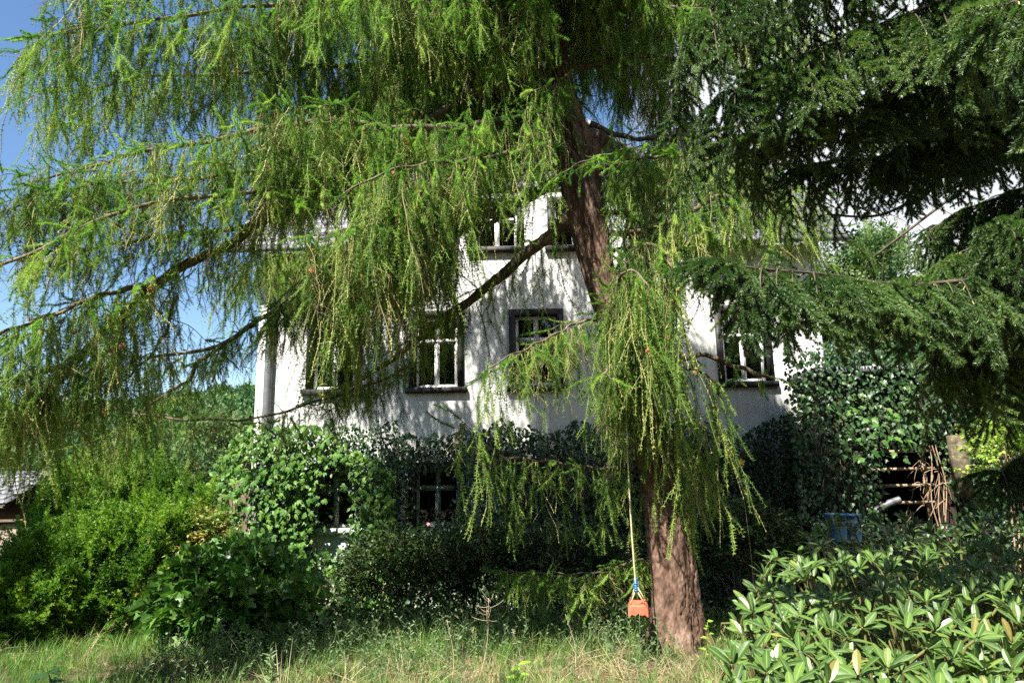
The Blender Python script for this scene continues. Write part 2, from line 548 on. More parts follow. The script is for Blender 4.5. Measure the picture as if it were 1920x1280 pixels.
def scatter(name, protos, P, rot, scl, pick, mats, parent=None, **kw):
    """many small leaves / sprays as one object"""
    V, T, MI, G = [P], [], [], [np.zeros(len(P), int)]
    n = len(P)
    for k, mb in enumerate(protos):
        v, t, mi = mb.arrays()
        V.append(v)
        T.append(t + n)
        MI.append(mi)
        G.append(np.full(len(v), k + 1))
        n += len(v)
    V, T, MI, G = map(np.concatenate, (V, T, MI, G))
    me = mesh_from(name, V, T, mats, MI)
    full = lambda a, w: np.concatenate([np.asarray(a, float).reshape(len(P), -1) * np.ones((1, w)), np.zeros((n - len(P), w))])
    a = me.attributes.new('grp', 'INT', 'POINT')
    a.data.foreach_set('value', G.astype(np.int32))
    a = me.attributes.new('pick', 'INT', 'POINT')
    a.data.foreach_set('value', full(pick, 1).ravel().astype(np.int32))
    a = me.attributes.new('rot', 'FLOAT_VECTOR', 'POINT')
    a.data.foreach_set('vector', full(rot, 3).ravel().astype(np.float32))
    a = me.attributes.new('scl', 'FLOAT_VECTOR', 'POINT')
    a.data.foreach_set('vector', full(scl, 3).ravel().astype(np.float32))
    o = bpy.data.objects.new(name, me)
    COL.objects.link(o)
    if parent is not None:
        o.parent = parent
        o.matrix_parent_inverse = Matrix.Translation(-Vector(parent.location))
    md = o.modifiers.new('scatter', 'NODES')
    md.node_group = scatter_group(len(protos))
    kw.setdefault('kind', 'stuff')
    return tag(o, **kw)


def copy_into(o, parent, M4):
    c = o.copy()
    COL.objects.link(c)
    c.parent = parent
    if parent is not None:
        c.matrix_parent_inverse = Matrix.Translation(-Vector(parent.location))
    c.matrix_basis = M4
    return c


def hash2(i, j, s=0):
    x = np.sin(i * 127.1 + j * 311.7 + s * 74.7) * 43758.5453
    return x - np.floor(x)


def vnoise(x, y, s=0):
    i, j = np.floor(x), np.floor(y)
    u, v = x - i, y - j
    u, v = u * u * (3 - 2 * u), v * v * (3 - 2 * v)
    a, b, c, d = hash2(i, j, s), hash2(i + 1, j, s), hash2(i, j + 1, s), hash2(i + 1, j + 1, s)
    return (a * (1 - u) + b * u) * (1 - v) + (c * (1 - u) + d * u) * v


def fbm(x, y, s=0, o=4):
    r, a = 0, 0.5
    for k in range(o):
        r = r + a * vnoise(x * 2 ** k, y * 2 ** k, s + k)
        a *= 0.5
    return r


def resample(P, step):
    """smooth curve through control points, evenly spaced"""
    P = np.asarray(P, float)
    n = len(P)
    out = []
    for i in range(n - 1):
        p0, p1, p2, p3 = P[max(i - 1, 0)], P[i], P[i + 1], P[min(i + 2, n - 1)]
        k = max(2, int(np.linalg.norm((p2 - p1)[:3]) / step * 1.5))
        u = np.linspace(0, 1, k, endpoint=False)[:, None]
        out.append(0.5 * ((2 * p1) + (-p0 + p2) * u + (2 * p0 - 5 * p1 + 4 * p2 - p3) * u ** 2 + (-p0 + 3 * p1 - 3 * p2 + p3) * u ** 3))
    out = np.concatenate(out + [P[-1:]])
    s = np.concatenate([[0], np.cumsum(np.linalg.norm(np.diff(out[:, :3], axis=0), axis=1))])
    q = np.linspace(0, s[-1], max(3, int(s[-1] / step) + 1))
    return np.stack([np.interp(q, s, out[:, c]) for c in range(out.shape[1])], 1)


unit = lambda v: v / (np.linalg.norm(v, axis=-1, keepdims=True) + 1e-9)


# ------------------------------------------------------------------ ground and hill
def gz(x, y):
    x, y = np.asarray(x, float), np.asarray(y, float)
    s = np.clip((y - 8.2) / 4.6, 0, 1)
    z = -0.95 * s * s * (3 - 2 * s) - 0.07 * np.clip((y - 3) / 4, 0, 1)
    z = z + 0.10 * (fbm(x * 0.7 + 9, y * 0.7 + 3, 3) - 0.5)
    far = np.clip((y - 40) / 170, 0, 1)
    z = z + far * far * (3 - 2 * far) * (30 + 9 * np.clip((x + 20) / 80, -1, 1)) * np.clip(1.25 - abs(x + 40) / 500, 0.1, 1)
    return z


def grid_sheet(xs, ys):
    X, Y = np.meshgrid(xs, ys)
    V = np.stack([X, Y, gz(X, Y)], -1).reshape(-1, 3)
    nx, ny = len(xs), len(ys)
    i = (np.arange(ny - 1)[:, None] * nx + np.arange(nx - 1)[None]).ravel()
    q = np.stack([i, i + 1, i + nx + 1, i + nx], 1)
    return V, np.concatenate([q[:, [0, 1, 2]], q[:, [0, 2, 3]]])


xs = np.unique(np.concatenate([np.linspace(-900, -30, 30), np.linspace(-30, -10, 12), np.linspace(-10, 10, 120), np.linspace(10, 30, 12), np.linspace(30, 900, 30)]))
ys = np.unique(np.concatenate([np.linspace(-300, -10, 12), np.linspace(-10, 4, 24), np.linspace(4, 16, 100), np.linspace(16, 40, 10), np.linspace(40, 230, 20), np.linspace(230, 1500, 12)]))
V, T = grid_sheet(xs, ys)
obj('ground', (V, T, np.zeros(len(T), int)), M['soil'], smooth=True, label='brown ground with needle litter sloping down to the house', cat='ground', kind='structure')


# ------------------------------------------------------------------ house
HY = 14.0
hx = lambda px, py: at(px, py, HY)[0]
hz = lambda px, py: at(px, py, HY)[2]
HX0, HX1 = hx(480, 760), hx(1548, 700)
HB, HE = -1.3, hz(960, 468)            # base and eaves
GX0, GX1 = hx(790, 460), hx(1270, 455)  # the central gable
GZ = hz(1030, 200)
house = thing('house', 'white plastered two storey house with dark window surrounds behind the larch', 'house', (0, HY, 0))
WINW = hx(872, 700) - hx(768, 700)
rows = []
for px, py in ((625, 727), (818, 727), (1008, 722), (1203, 718), (1400, 712)):
    rows.append((hx(px, py), hz(818, 728), hz(818, 583), 'up'))
for px in (627, 820, 1014, 1210, 1403):
    rows.append((hx(px, 985), hz(820, 988), hz(820, 866), 'low'))
for px in (932, 1078):
    rows.append((hx(px, 465), hz(932, 466), hz(932, 372), 'top'))


def holes_wall(mb, x0, x1, z0, z1, holes, y, mi=0):
    xs_ = sorted({x0, x1} | {h[0] for h in holes} | {h[1] for h in holes})
    zs_ = sorted({z0, z1} | {h[2] for h in holes} | {h[3] for h in holes})
    for a, b in zip(xs_[:-1], xs_[1:]):
        for c, d in zip(zs_[:-1], zs_[1:]):
            mx_, mz_ = (a + b) / 2, (c + d) / 2
            if any(h[0] < mx_ < h[1] and h[2] < mz_ < h[3] for h in holes):
                continue
            mb.quad([(a, y, c), (b, y, c), (b, y, d), (a, y, d)], mi)
    for h in holes:
        q = [(h[0], h[2]), (h[1], h[2]), (h[1], h[3]), (h[0], h[3])]
        for (a, c), (b, d) in zip(q, q[1:] + q[:1]):
            mb.quad([(a, y, c), (b, y, d), (b, y + 0.4, d), (a, y + 0.4, c)], mi)


hw = MB()
SUR = 0.13
hl = [(x - WINW / 2 + SUR, x + WINW / 2 - SUR, zs_ + 0.02, zt - SUR) for x, zs_, zt, k in rows]
holes_wall(hw, HX0, HX1, HB, HE, [h for h, r in zip(hl, rows) if r[3] != 'top'], HY)
HD = HY + 9
hw.quad([(HX0, HD, HB), (HX0, HY, HB), (HX0, HY, HE), (HX0, HD, HE)])
hw.quad([(HX1, HY, HB), (HX1, HD, HB), (HX1, HD, HE), (HX1, HY, HE)])
hw.quad([(HX1, HD, HB), (HX0, HD, HB), (HX0, HD, HE), (HX1, HD, HE)])
obj('wall', hw, M['plaster'], house)
gm = MB()
GM = hz(932, 360)
holes_wall(gm, GX0, GX1, HE, GM, [h for h, r in zip(hl, rows) if r[3] == 'top'], HY)
gm.quad([(GX0, HY + 5, HE), (GX0, HY, HE), (GX0, HY, GM), (GX0, HY + 5, GM)])
gm.quad([(GX1, HY, HE), (GX1, HY + 5, HE), (GX1, HY + 5, GM), (GX1, HY, GM)])
GXM = (GX0 + GX1) / 2
gm.add([(GX0, HY + .003, GM), (GX1, HY + .003, GM), (GXM, HY + .003, GZ)], [(0, 1, 2)])
obj('gable_wall', gm, M['plaster'], house)
# grey shingles hung on the gable triangle
k = 0
sm = MB().box((-0.115, -0.02, 0), (0.115, 0, 0.30)).arrays()
sh_me = mesh_from('shingle', sm[0], sm[1], M['slate_pale'], sm[2])
z = GM
row = 0
while z < GZ - 0.2:
    f = (z - GM) / (GZ - GM)
    xa, xb = GX0 + (GXM - GX0) * f + 0.15, GX1 - (GX1 - GXM) * f - 0.15
    x = xa + (0.12 if row % 2 else 0.0)
    while x < xb:
        o = bpy.data.objects.new('shingle', sh_me)
        COL.objects.link(o)
        o.parent = house
        o.matrix_parent_inverse = Matrix.Translation((0, -HY, 0))
        o.location = (x, HY - 0.004 - 0.004 * random.random(), z)
        o.rotation_euler = (R(-3.0 - random.random()), R(random.uniform(-1, 1)), 0)
        x += 0.24
        k += 1
    z += 0.24
    row += 1
# rooms: floors and a back wall that keep the inside dark
rm = MB()
rm.quad([(HX0 + .05, HY + 2.6, HB), (HX1 - .05, HY + 2.6, HB), (HX1 - .05, HY + 2.6, GM), (HX0 + .05, HY + 2.6, GM)])
for zf in (hz(820, 985) - 0.8, hz(818, 727) - 0.85, HE - 0.15):
    rm.box((HX0 + .05, HY + .41, zf - .1), (HX1 - .05, HY + 2.59, zf))
for px in (722, 912, 1105, 1305):
    x = hx(px, 720)
    rm.box((x - .06, HY + .41, HB), (x + .06, HY + 2.58, GM))
obj('room', rm, M['room'], house)
# roofs
ro = MB()
OH = 0.5
RIDGE = HE + 4.3
EV = HE - 0.12
yf, yr, yb = HY - OH, HY + 4.5, HD + OH
xa, xb = HX0 - OH - .1, HX1 + OH
for th in (0.0,):
    p = [(xa, yf, EV), (xb, yf, EV), (xb, yr, RIDGE), (xa, yr, RIDGE)]
    q = [(xb, yb, EV), (xa, yb, EV), (xa, yr, RIDGE), (xb, yr, RIDGE)]
rt = MB()
for P in (p, q):
    P = np.array(P, float)
    top = P + np.array([0, 0, 0.16])
    rt.add(np.concatenate([P, top]), [(0, 2, 1), (0, 3, 2), (4, 5, 6), (4, 6, 7), (0, 1, 5), (0, 5, 4), (1, 2, 6), (1, 6, 5), (2, 3, 7), (2, 7, 6), (3, 0, 4), (3, 4, 7)])
# split the main front slope so that it leaves room for the gable wall
rt = MB()


def slab(P, th=0.16):
    P = np.array(P, float)
    top = P + np.array([0, 0, th])
    rt.add(np.concatenate([P, top]), [(0, 2, 1), (0, 3, 2), (4, 5, 6), (4, 6, 7), (0, 1, 5), (0, 5, 4), (1, 2, 6), (1, 6, 5), (2, 3, 7), (2, 7, 6), (3, 0, 4), (3, 4, 7)])


slab([(xa, yf, EV), (GX0, yf, EV), (GX0, yr, RIDGE), (xa, yr, RIDGE)])
slab([(GX1, yf, EV), (xb, yf, EV), (xb, yr, RIDGE), (GX1, yr, RIDGE)])
slab([(xb, yb, EV), (xa, yb, EV), (xa, yr, RIDGE), (xb, yr, RIDGE)])
for s_ in (-1, 1):
    gx = GX0 - .3 if s_ < 0 else GX1 + .3
    gzv = GM - .3 * (GZ - GM) / (GXM - GX0)
    A, B = (gx, HY - .35, gzv), (GXM, HY - .35, GZ)
    C_, D_ = (GXM, HY + 5.5, GZ), (gx, HY + 5.5, gzv)
    slab([A, B, C_, D_] if s_ < 0 else [B, A, D_, C_], 0.14)
roof = obj('roof', rt, M['slate'], house)
# courses of slates on the visible slopes
sc_ = MB()
for (x0_, x1_) in ((xa, GX0 - .02), (GX1 + .02, xb)):
    nrow = 22
    for r_ in range(nrow):
        u0 = r_ / nrow
        yy, zz = yf + (yr - yf) * u0, EV + (RIDGE - EV) * u0 + 0.165
        dy, dz = (yr - yf) / nrow * 1.15, (RIDGE - EV) / nrow * 1.15
        x = x0_ - (0.14 if r_ % 2 else 0)
        while x < x1_:
            a, b = max(x, x0_), min(x + .27, x1_)
            h_ = 0.012 + 0.01 * random.random()
            if b - a > .05:
                sc_.add([(a, yy, zz + h_), (b, yy, zz + h_), (b, yy + dy, zz + dz), (a, yy + dy, zz + dz), (a, yy, zz - .003), (b, yy, zz - .003)],
                        [(0, 1, 2), (0, 2, 3), (4, 5, 1), (4, 1, 0)])
            x += .28
obj('slates', sc_, M['slate'], house, kind='stuff')
# gutter along the eaves
for a, b in ((xa, GX0 - .32), (GX1 + .32, xb)):
    obj('gutter', MB().tube([(a, yf - .06, EV + .05), (b, yf - .06, EV + .05)], 0.065, 10), M['zinc'], house, smooth=True)
dp = MB()
dx = hx(505, 700)
dp.tube(resample([(dx, yf - .05, EV), (dx, yf + .05, EV - .15), (dx, HY - .09, EV - .45), (dx, HY - .09, HB)], 0.1), 0.085, 12)
obj('downpipe', dp, M['zinc'], house, smooth=True)
# corner pilaster
pm = MB()
pm.box((HX0 - .012, HY - .035, HB), (HX0 + .30, HY - .002, EV - .02))
obj('corner_strip', pm, M['plaster'], house)

for i, ((x, zs_, zt, kind), h) in enumerate(zip(rows, hl)):
    x0_, x1_, z0_, z1_ = h
    wp = bpy.data.objects.new('window', None)
    wp.location = (x, HY, zs_)
    COL.objects.link(wp)
    wp.parent = house
    wp.matrix_parent_inverse = Matrix.Translation((0, -HY, 0))

    def sub(name, mb, m, **kw):
        V_, T_, mi_ = mb.arrays()
        o = bpy.data.objects.new(name, mesh_from(name, V_ - np.array([x, HY, zs_]), T_, m, mi_))
        COL.objects.link(o)
        o.parent = wp
        return tag(o, **kw)
    s = MB()
    s.box((x - WINW / 2, HY - .03, zs_), (x0_, HY + .16, zt))
    s.box((x1_, HY - .03, zs_), (x + WINW / 2, HY + .16, zt))
    s.box((x0_, HY - .03, z1_), (x1_, HY + .16, zt))
    sub('surround', s, M['dark_stone'])
    s = MB().box((x - WINW / 2 - .06, HY - .09, zs_ - .10), (x + WINW / 2 + .06, HY + .14, zs_ + .018))
    sub('sill', s, M['plaster'] if (kind == 'low' and i == 5) else M['dark_stone'])
    fm = M['green_paint'] if kind == 'low' else M['white_paint']
    y0, y1 = HY + .10, HY + .155
    fw = 0.046
    s = MB()
    s.box((x0_, y0, z0_), (x0_ + fw, y1, z1_)).box((x1_ - fw, y0, z0_), (x1_, y1, z1_))
    s.box((x0_ + fw, y0, z0_), (x1_ - fw, y1, z0_ + fw)).box((x0_ + fw, y0, z1_ - fw), (x1_ - fw, y1, z1_))
    sub('frame', s, fm)
    zt_ = z0_ + (z1_ - z0_) * 0.66
    s = MB().box((x0_ + fw, y0 - .012, zt_ - .028), (x1_ - fw, y1, zt_ + .028))
    sub('transom', s, fm)
    s = MB().box((x - .027, y0 - .006, z0_ + fw), (x + .027, y1, zt_ - .028)).box((x - .03, y0 - .006, zt_ + .028), (x + .03, y1, z1_ - fw))
    sub('mullion', s, fm)
    for (a, b) in ((x0_ + fw, x - .027), (x + .027, x1_ - fw)):
        for (c, d) in ((z0_ + fw, zt_ - .028), (zt_ + .028, z1_ - fw)):
            sm_ = MB()
            sw = .022
            sm_.box((a, y0 + .012, c), (a + sw, y1 - .01, d)).box((b - sw, y0 + .012, c), (b, y1 - .01, d))
            sm_.box((a + sw, y0 + .012, c), (b - sw, y1 - .01, c + sw)).box((a + sw, y0 + .012, d - sw), (b - sw, y1 - .01, d))
            sub('sash', sm_, fm)
            yy = y0 + .03
            sub('pane', MB().quad([(a + sw, yy, c + sw), (b - sw, yy, c + sw), (b - sw, yy, d - sw), (a + sw, yy, d - sw)]), M['glass'])
    if i in (0, 2, 4):
        u = np.linspace(0, 1, 40)
        ca, cb, ct = {0: (x0_ + .03, x + .02, zt_ + .3), 2: (x0_, x1_, zt_ - .05), 4: (x - .1, x1_ - .35, z1_)}[i]
        X = ca + (cb - ca) * u
        Y = HY + .3 + .03 * np.sin(u * 55)
        v = np.concatenate([np.stack([X, Y, np.full(40, z0_ - .05)], 1), np.stack([X, Y, np.full(40, ct)], 1)])
        j = np.arange(39)
        sub('curtain', MB().add(v, np.concatenate([np.stack([j, j + 1, j + 41], 1), np.stack([j, j + 41, j + 40], 1)])), M['net'] if i == 2 else M['curtain'])

# rubble stones showing at the foot of the wall
stm = MB()
base_pts = []
for i in range(46):
    px = 575 + 130 * random.random()
    py = 1070 + 120 * random.random()
    if py < 1075 + (px - 575) * .3 or px > 690:
        continue
    p = at(px, py, HY - .1)
    if p[2] < -1.2:
        p[2] = -1.2 + random.random() * .4
    base_pts.append(p)
for p in base_pts:
    s = MB()
    u = rng.normal(size=(14, 3))
    a = np.linspace(0, 2 * math.pi, 8, endpoint=False)
    rx, rz = random.uniform(.10, .19), random.uniform(.07, .12)
    w = 1 + .18 * rng.normal(size=8)
    ring = np.stack([rx * np.cos(a) * w, np.zeros(8), rz * np.sin(a) * w], 1)
    v = np.concatenate([ring * 1.0 + (0, .05, 0), ring * .86 + (0, -.05, 0), [[0, -.075, 0]]])
    j = np.arange(8)
    t = np.concatenate([np.stack([j, (j + 1) % 8, 8 + (j + 1) % 8], 1), np.stack([j, 8 + (j + 1) % 8, 8 + j], 1), np.stack([8 + j, 8 + (j + 1) % 8, np.full(8, 16)], 1)])
    s.add(v + p, t)
    obj('stone', s, M['stone'], house)


# ------------------------------------------------------------------ little foliage models (all grow along +X)
def strand(kind, seed):
    """pendulous larch branchlet one metre long"""
    mb = MB()
    u = np.linspace(0, 1, 22)
    ph = rng.uniform(0, 6, 4)
    amp = 0.085 if kind != 'shoot' else 0.06
    C = np.stack([u, amp * np.sin(u * 3.2 + ph[0]) * u + .008 * np.sin(u * 17 + ph[1]), amp * np.sin(u * 2.7 + ph[2]) * u + .008 * np.sin(u * 14 + ph[3])], 1)
    if kind == 'shoot':
        C = C * np.array([0.32, 0.5, 0.5])
        mb.tube(C, np.linspace(.004, .0015, 22), 4, 1, cap=False)
        q = np.linspace(0.05, 1, 46)
        nn, ln, wd, fwd = 7, 0.032, 0.0058, 0.7
    else:
        mb.tube(C, np.linspace(.0044, .0024, 22), 4, 1, cap=False)
        q = np.linspace(0.04, 1, 40 if kind == 'green' else 34) + rng.normal(size=40 if kind == 'green' else 34) * .006
        nn, ln, wd, fwd = (12, 0.040, 0.0052, 0.25) if kind == 'green' else (3, 0.022, 0.0045, 0.4)
    q = np.clip(q, 0, 1)
    paths = [(C, q)]
    if kind != 'shoot':
        for _ in range(6 if kind == 'green' else 3):
            s0 = rng.uniform(.1, .75)
            b = np.array([np.interp(s0, u, C[:, c]) for c in range(3)])
            d = unit(np.array([.8, *rng.normal(size=2) * .7]))
            ln2 = rng.uniform(.10, .28)
            w = np.linspace(0, 1, 8)[:, None]
            c2 = b + d * w * ln2 + np.array([.06, 0, 0]) * w ** 2
            mb.tube(c2, np.linspace(.0026, .0014, 8), 3, 1, cap=False)
            paths.append((np.stack([np.interp(u, w[:, 0], c2[:, c]) for c in range(3)], 1), np.linspace(.1, 1, int(ln2 / .025))))
    if kind == 'dead':      # a tangle of dry twigs without needles
        for _ in range(26):
            s0 = rng.uniform(.05, .95)
            b = np.array([np.interp(s0, u, C[:, c]) for c in range(3)])
            d = unit(np.array([.5, *rng.normal(size=2)])) * rng.uniform(.05, .22)
            w = np.linspace(0, 1, 6)[:, None]
            mb.tube(b + d * w + np.array([.08, 0, 0]) * w ** 2, np.linspace(.0024, .0012, 6), 3, 2, cap=False)
        return mb
    for c, qq in paths:
        B = np.stack([np.interp(qq, u, c[:, k_]) for k_ in range(3)], 1)
        P = np.repeat(B, nn, 0)
        a = rng.uniform(0, 2 * math.pi, len(P))
        f = fwd + rng.normal(size=len(P)) * .3
        D = np.stack([f, np.cos(a), np.sin(a)], 1)
        env = np.repeat(np.clip(1.15 - .5 * qq, .35, 1), nn)
        mb.blades(P, D, ln * env * rng.uniform(.7, 1.15, len(P)), wd, 0)
        if kind == 'bare':      # knobbly spurs
            for b in B[::1]:
                d = rng.normal(size=3) * .0055
                mb.tube(np.array([b - d, b + d]), .0046, 4, 1)
    return mb


def frond(n_side, length, tw_len, nl, nw, droop, dens, up=0.35, tipmat=False):
    """flat conifer spray: an axis with side twigs, needles all round"""
    mb = MB()
    w = np.linspace(0, 1, 12)[:, None]
    ax = np.concatenate([w * length, .02 * np.sin(w * 4 + rng.uniform(0, 6)), -droop * length * w ** 2], 1)
    paths = [(ax, length)]
    mb.tube(ax, np.linspace(.0034, .0014, 12), 4, 1, cap=False)
    for i in range(n_side):
        s = (i + .6) / n_side * .92
        sd = 1 if i % 2 else -1
        b = np.array([np.interp(s, w[:, 0], ax[:, c]) for c in range(3)])
        ln = tw_len * (1.05 - .75 * s) * rng.uniform(.75, 1.2)
        d = unit(np.array([.75 + rng.normal() * .12, sd * .8, -.15 + rng.normal() * .18]))
        c = b + d * w * ln + np.array([.1 * ln, 0, -droop * 1.6 * ln]) * w ** 2
        mb.tube(c, np.linspace(.0020, .0010, 12), 3, 1, cap=False)
        paths.append((c, ln))
    for c, ln in paths:
        n = int(ln * dens)
        q = rng.uniform(.06, 1, n)
        B = np.stack([np.interp(q, w[:, 0], c[:, k_]) for k_ in range(3)], 1)
        tg = unit(np.gradient(c, axis=0))
        tq = np.stack([np.interp(q, w[:, 0], tg[:, k_]) for k_ in range(3)], 1)
        rd = rng.normal(size=(n, 3)) + np.array([0, 0, up])
        rd -= tq * (rd * tq).sum(1)[:, None]
        D = unit(unit(rd) + tq * .75)
        mi = 0
        mb.blades(B, D, nl * rng.uniform(.75, 1.1, n) * (1.12 - .35 * q), nw, mi)
    return mb


def leaf_poly(mb, base, t, nrm, ln, wd, lobes=0, fold=.18, mi=0):
    """one leaf: lobed or oval outline, folded along its midrib"""
    t, nrm = unit(np.asarray(t, float)), np.asarray(nrm, float)
    s = unit(np.cross(nrm, t))
    nrm = np.cross(t, s)
    if lobes:
        prof = [(0, 0), (.12, .42), (.28, .30), (.48, .52), (.60, .24), (.82, .2), (1, 0)]
    else:
        prof = [(0, 0), (.18, .28), (.42, .45), (.68, .36), (.88, .16), (1, 0)]
    mid = [base + t * ln * a - nrm * (.25 * ln * a * a) for a, _ in prof]
    n = len(prof)
    for sd in (1, -1):
        ed = [m_ + s * sd * wd * b + nrm * fold * wd * b for m_, (a, b) in zip(mid, prof)]
        v = mid + ed
        tt = []
        for i in range(n - 1):
            tt += [(i, i + 1, n + i + 1), (i, n + i + 1, n + i)] if sd > 0 else [(i, n + i + 1, i + 1), (i, n + i, n + i + 1)]
        tt = [x for x in tt if len(set(x)) == 3]
        mb.add(v, tt, mi)
    return mb


def ivy_leaf():
    return leaf_poly(MB(), np.zeros(3), (1, 0, 0), (0, 0, 1), 1, .95, 1)


def creeper_leaf():
    mb = MB()
    for a in (-75, -38, 0, 38, 75):
        leaf_poly(mb, np.zeros(3), (math.cos(R(a)), math.sin(R(a)), -.12), (0, 0, 1), 1 - .004 * abs(a), .42, 0)
    return mb


def leafy_sprig(n, ln, lf, wd, lobes, seed=0):
    mb = MB()
    w = np.linspace(0, 1, 8)[:, None]
    c = np.concatenate([w * ln, .04 * np.sin(w * 5 + seed), -.1 * ln * w ** 2], 1)
    mb.tube(c, np.linspace(.004, .0015, 8), 3, 1, cap=False)
    for i in range(n):
        s = .15 + .85 * i / (n - 1)
        b = np.array([np.interp(s, w[:, 0], c[:, k_]) for k_ in range(3)])
        a = i * 2.4 + rng.normal() * .3
        t = np.array([.5, math.cos(a), math.sin(a) * .6 - .1])
        nr = np.array([.2, 0, 1]) + rng.normal(size=3) * .4
        leaf_poly(mb, b, t, nr, lf * rng.uniform(.7, 1.15), lf * wd, lobes)
    return mb


def grass_tuft(n, h, spread, wid, bend, head=False):
    mb = MB()
    for i in range(n):
        a, r_ = rng.uniform(0, 6.28), spread * math.sqrt(rng.random())
        b = np.array([0, r_ * math.cos(a), r_ * math.sin(a)])
        d = np.array([0, math.cos(a + rng.normal() * .8), math.sin(a + rng.normal() * .8)])
        hh = h * rng.uniform(.5, 1.1)
        bd = bend * rng.uniform(.2, 1.4)
        w = np.linspace(0, 1, 5)
        c = b + np.stack([hh * (w - .25 * bd * w ** 2), *(d[1] * hh * bd * w ** 2, d[2] * hh * bd * w ** 2)], 1)
        sd = np.array([0, -d[2], d[1]])
        wd = wid * np.array([1, .9, .75, .5, .06])[:, None]
        v = np.concatenate([c - sd * wd, c + sd * wd])
        j = np.arange(4)
        mb.add(v, np.concatenate([np.stack([j, j + 1, j + 6], 1), np.stack([j, j + 6, j + 5], 1)]), 0)
        if head and rng.random() < .5:
            e = c[-1] + (c[-1] - c[-2]) * np.linspace(0, .5, 14)[:, None]
            mb.blades(e, rng.normal(size=(14, 3)) + np.array([1.5, 0, 0]), .03, .006, 1)
    return mb


# ------------------------------------------------------------------ larch
larch = thing('larch_tree', 'huge weeping larch with a leaning red brown trunk before the house', 'tree', (2.0, 8, -0.1))
TR = [(1268, 1240, 8.0, 54), (1266, 1190, 8.0, 46), (1262, 1120, 8.0, 42), (1250, 1000, 8.0, 38), (1226, 850, 8.0, 33), (1188, 700, 8.0, 28), (1140, 570, 8.0, 26), (1112, 460, 8.0, 29), (1092, 350, 8.0, 35), (1070, 250, 8.0, 32), (1052, 160, 8.0, 23), (1036, 60, 8.0, 21), (1026, -60, 8.0, 19), (1015, -250, 8.0, 16), (1005, -480, 8.0, 10)]
tp = []
for px, py, Y, hw_ in TR:
    p = at(px, py, Y)
    dep = (p - np.array([0, 0, EYE])) @ (CM3 @ np.array([0, 0, -1.0]))
    tp.append([*p, hw_ / FPX * dep])
tp = resample(tp, 0.022)
nu = 150
ang = np.linspace(0, 2 * math.pi, nu, endpoint=False)
S = np.arange(len(tp)) * .022
A2, S2 = np.meshgrid(ang, S)
Rr = tp[:, 3][:, None] * np.ones_like(A2)
# furrowed plates: two sizes of cracked cells, taller than wide


def cells(nx, hgt, warp, seed):
    x, y = A2 / (2 * math.pi) * nx, S2 / hgt
    x = x + warp * (fbm(A2 / 6.283 * 6, S2 * 2.0, seed) - .5) * (0.5 - 0.5 * np.cos(A2))
    y = y + 3.1 * hash2(np.floor(x), np.floor(x) * 0 + 3, seed) + warp * (fbm(A2 / 6.283 * 9, S2 * 3, seed + 3) - .5)
    ci, cj = np.floor(x), np.floor(y)
    d1, d2 = np.full(A2.shape, 9.0), np.full(A2.shape, 9.0)
    for a in (-1, 0, 1):
        for b in (-1, 0, 1):
            ii = np.mod(ci + a, nx)
            d = np.hypot(x - (ci + a + hash2(ii, cj + b, seed)), y - (cj + b + hash2(ii, cj + b, seed + 1)))
            m_ = d < d1
            d2 = np.where(m_, d1, np.minimum(d2, d))
            d1 = np.where(m_, d, d1)
    return np.clip((d2 - d1) * 6.0, 0, 1), hash2(ci, cj, seed + 5)


p1, h1 = cells(21, .15, 1.8, 1)
p2, h2 = cells(46, .06, 1.4, 11)
A3 = np.mod(A2 - math.pi / 2, 2 * math.pi)          # seam at the back
f1 = fbm(A3 * 3.6 + 1.3 * vnoise(A3 * 2, S2 * 2.5, 41), S2 * 2.6, 21, 3)
f2 = fbm(A3 * 8.0 + vnoise(A3 * 4, S2 * 6, 43), S2 * 7.0, 31, 3)
plate = .75 * np.clip(abs(f1 - .44) * 11, 0, 1) + .4 * np.clip(abs(f2 - .44) * 9, 0, 1) + .22 * p2
ridge = .12 * np.cos(A2 * 3 + S2 * .6) + .07 * np.cos(A2 * 5 - S2 * .9 + 1)
flare = np.clip(1 - S2 / .6, 0, 1) ** 2 * (.2 + .45 * np.maximum(0, np.cos(A2 * 5 + .7)))
rad = Rr * (1 + ridge * .7 + flare) + (.030 * plate + .018 * fbm(A2 / 6.283 * 60, S2 * 40, 7) - .024) * np.clip(Rr / .25, .3, 1)
# broken, knotted wood about the old fork
rad += .05 * np.exp(-((S2 - 6.1) / .25) ** 2) * np.maximum(0, np.cos(A2 - .3))
V = np.stack([tp[:, 0][:, None] + rad * np.cos(A2), tp[:, 1][:, None] + rad * np.sin(A2), tp[:, 2][:, None] * np.ones_like(A2)], -1).reshape(-1, 3)
i = (np.arange(len(tp) - 1)[:, None] * nu)
j = np.arange(nu)[None]
q = np.stack([i + j, i + (j + 1) % nu, i + nu + (j + 1) % nu, i + nu + j], -1).reshape(-1, 4)
T = np.concatenate([q[:, [0, 1, 2]], q[:, [0, 2, 3]]])
obj('trunk', (V, T, np.zeros(len(T), int)), M['bark'], larch, smooth=True)

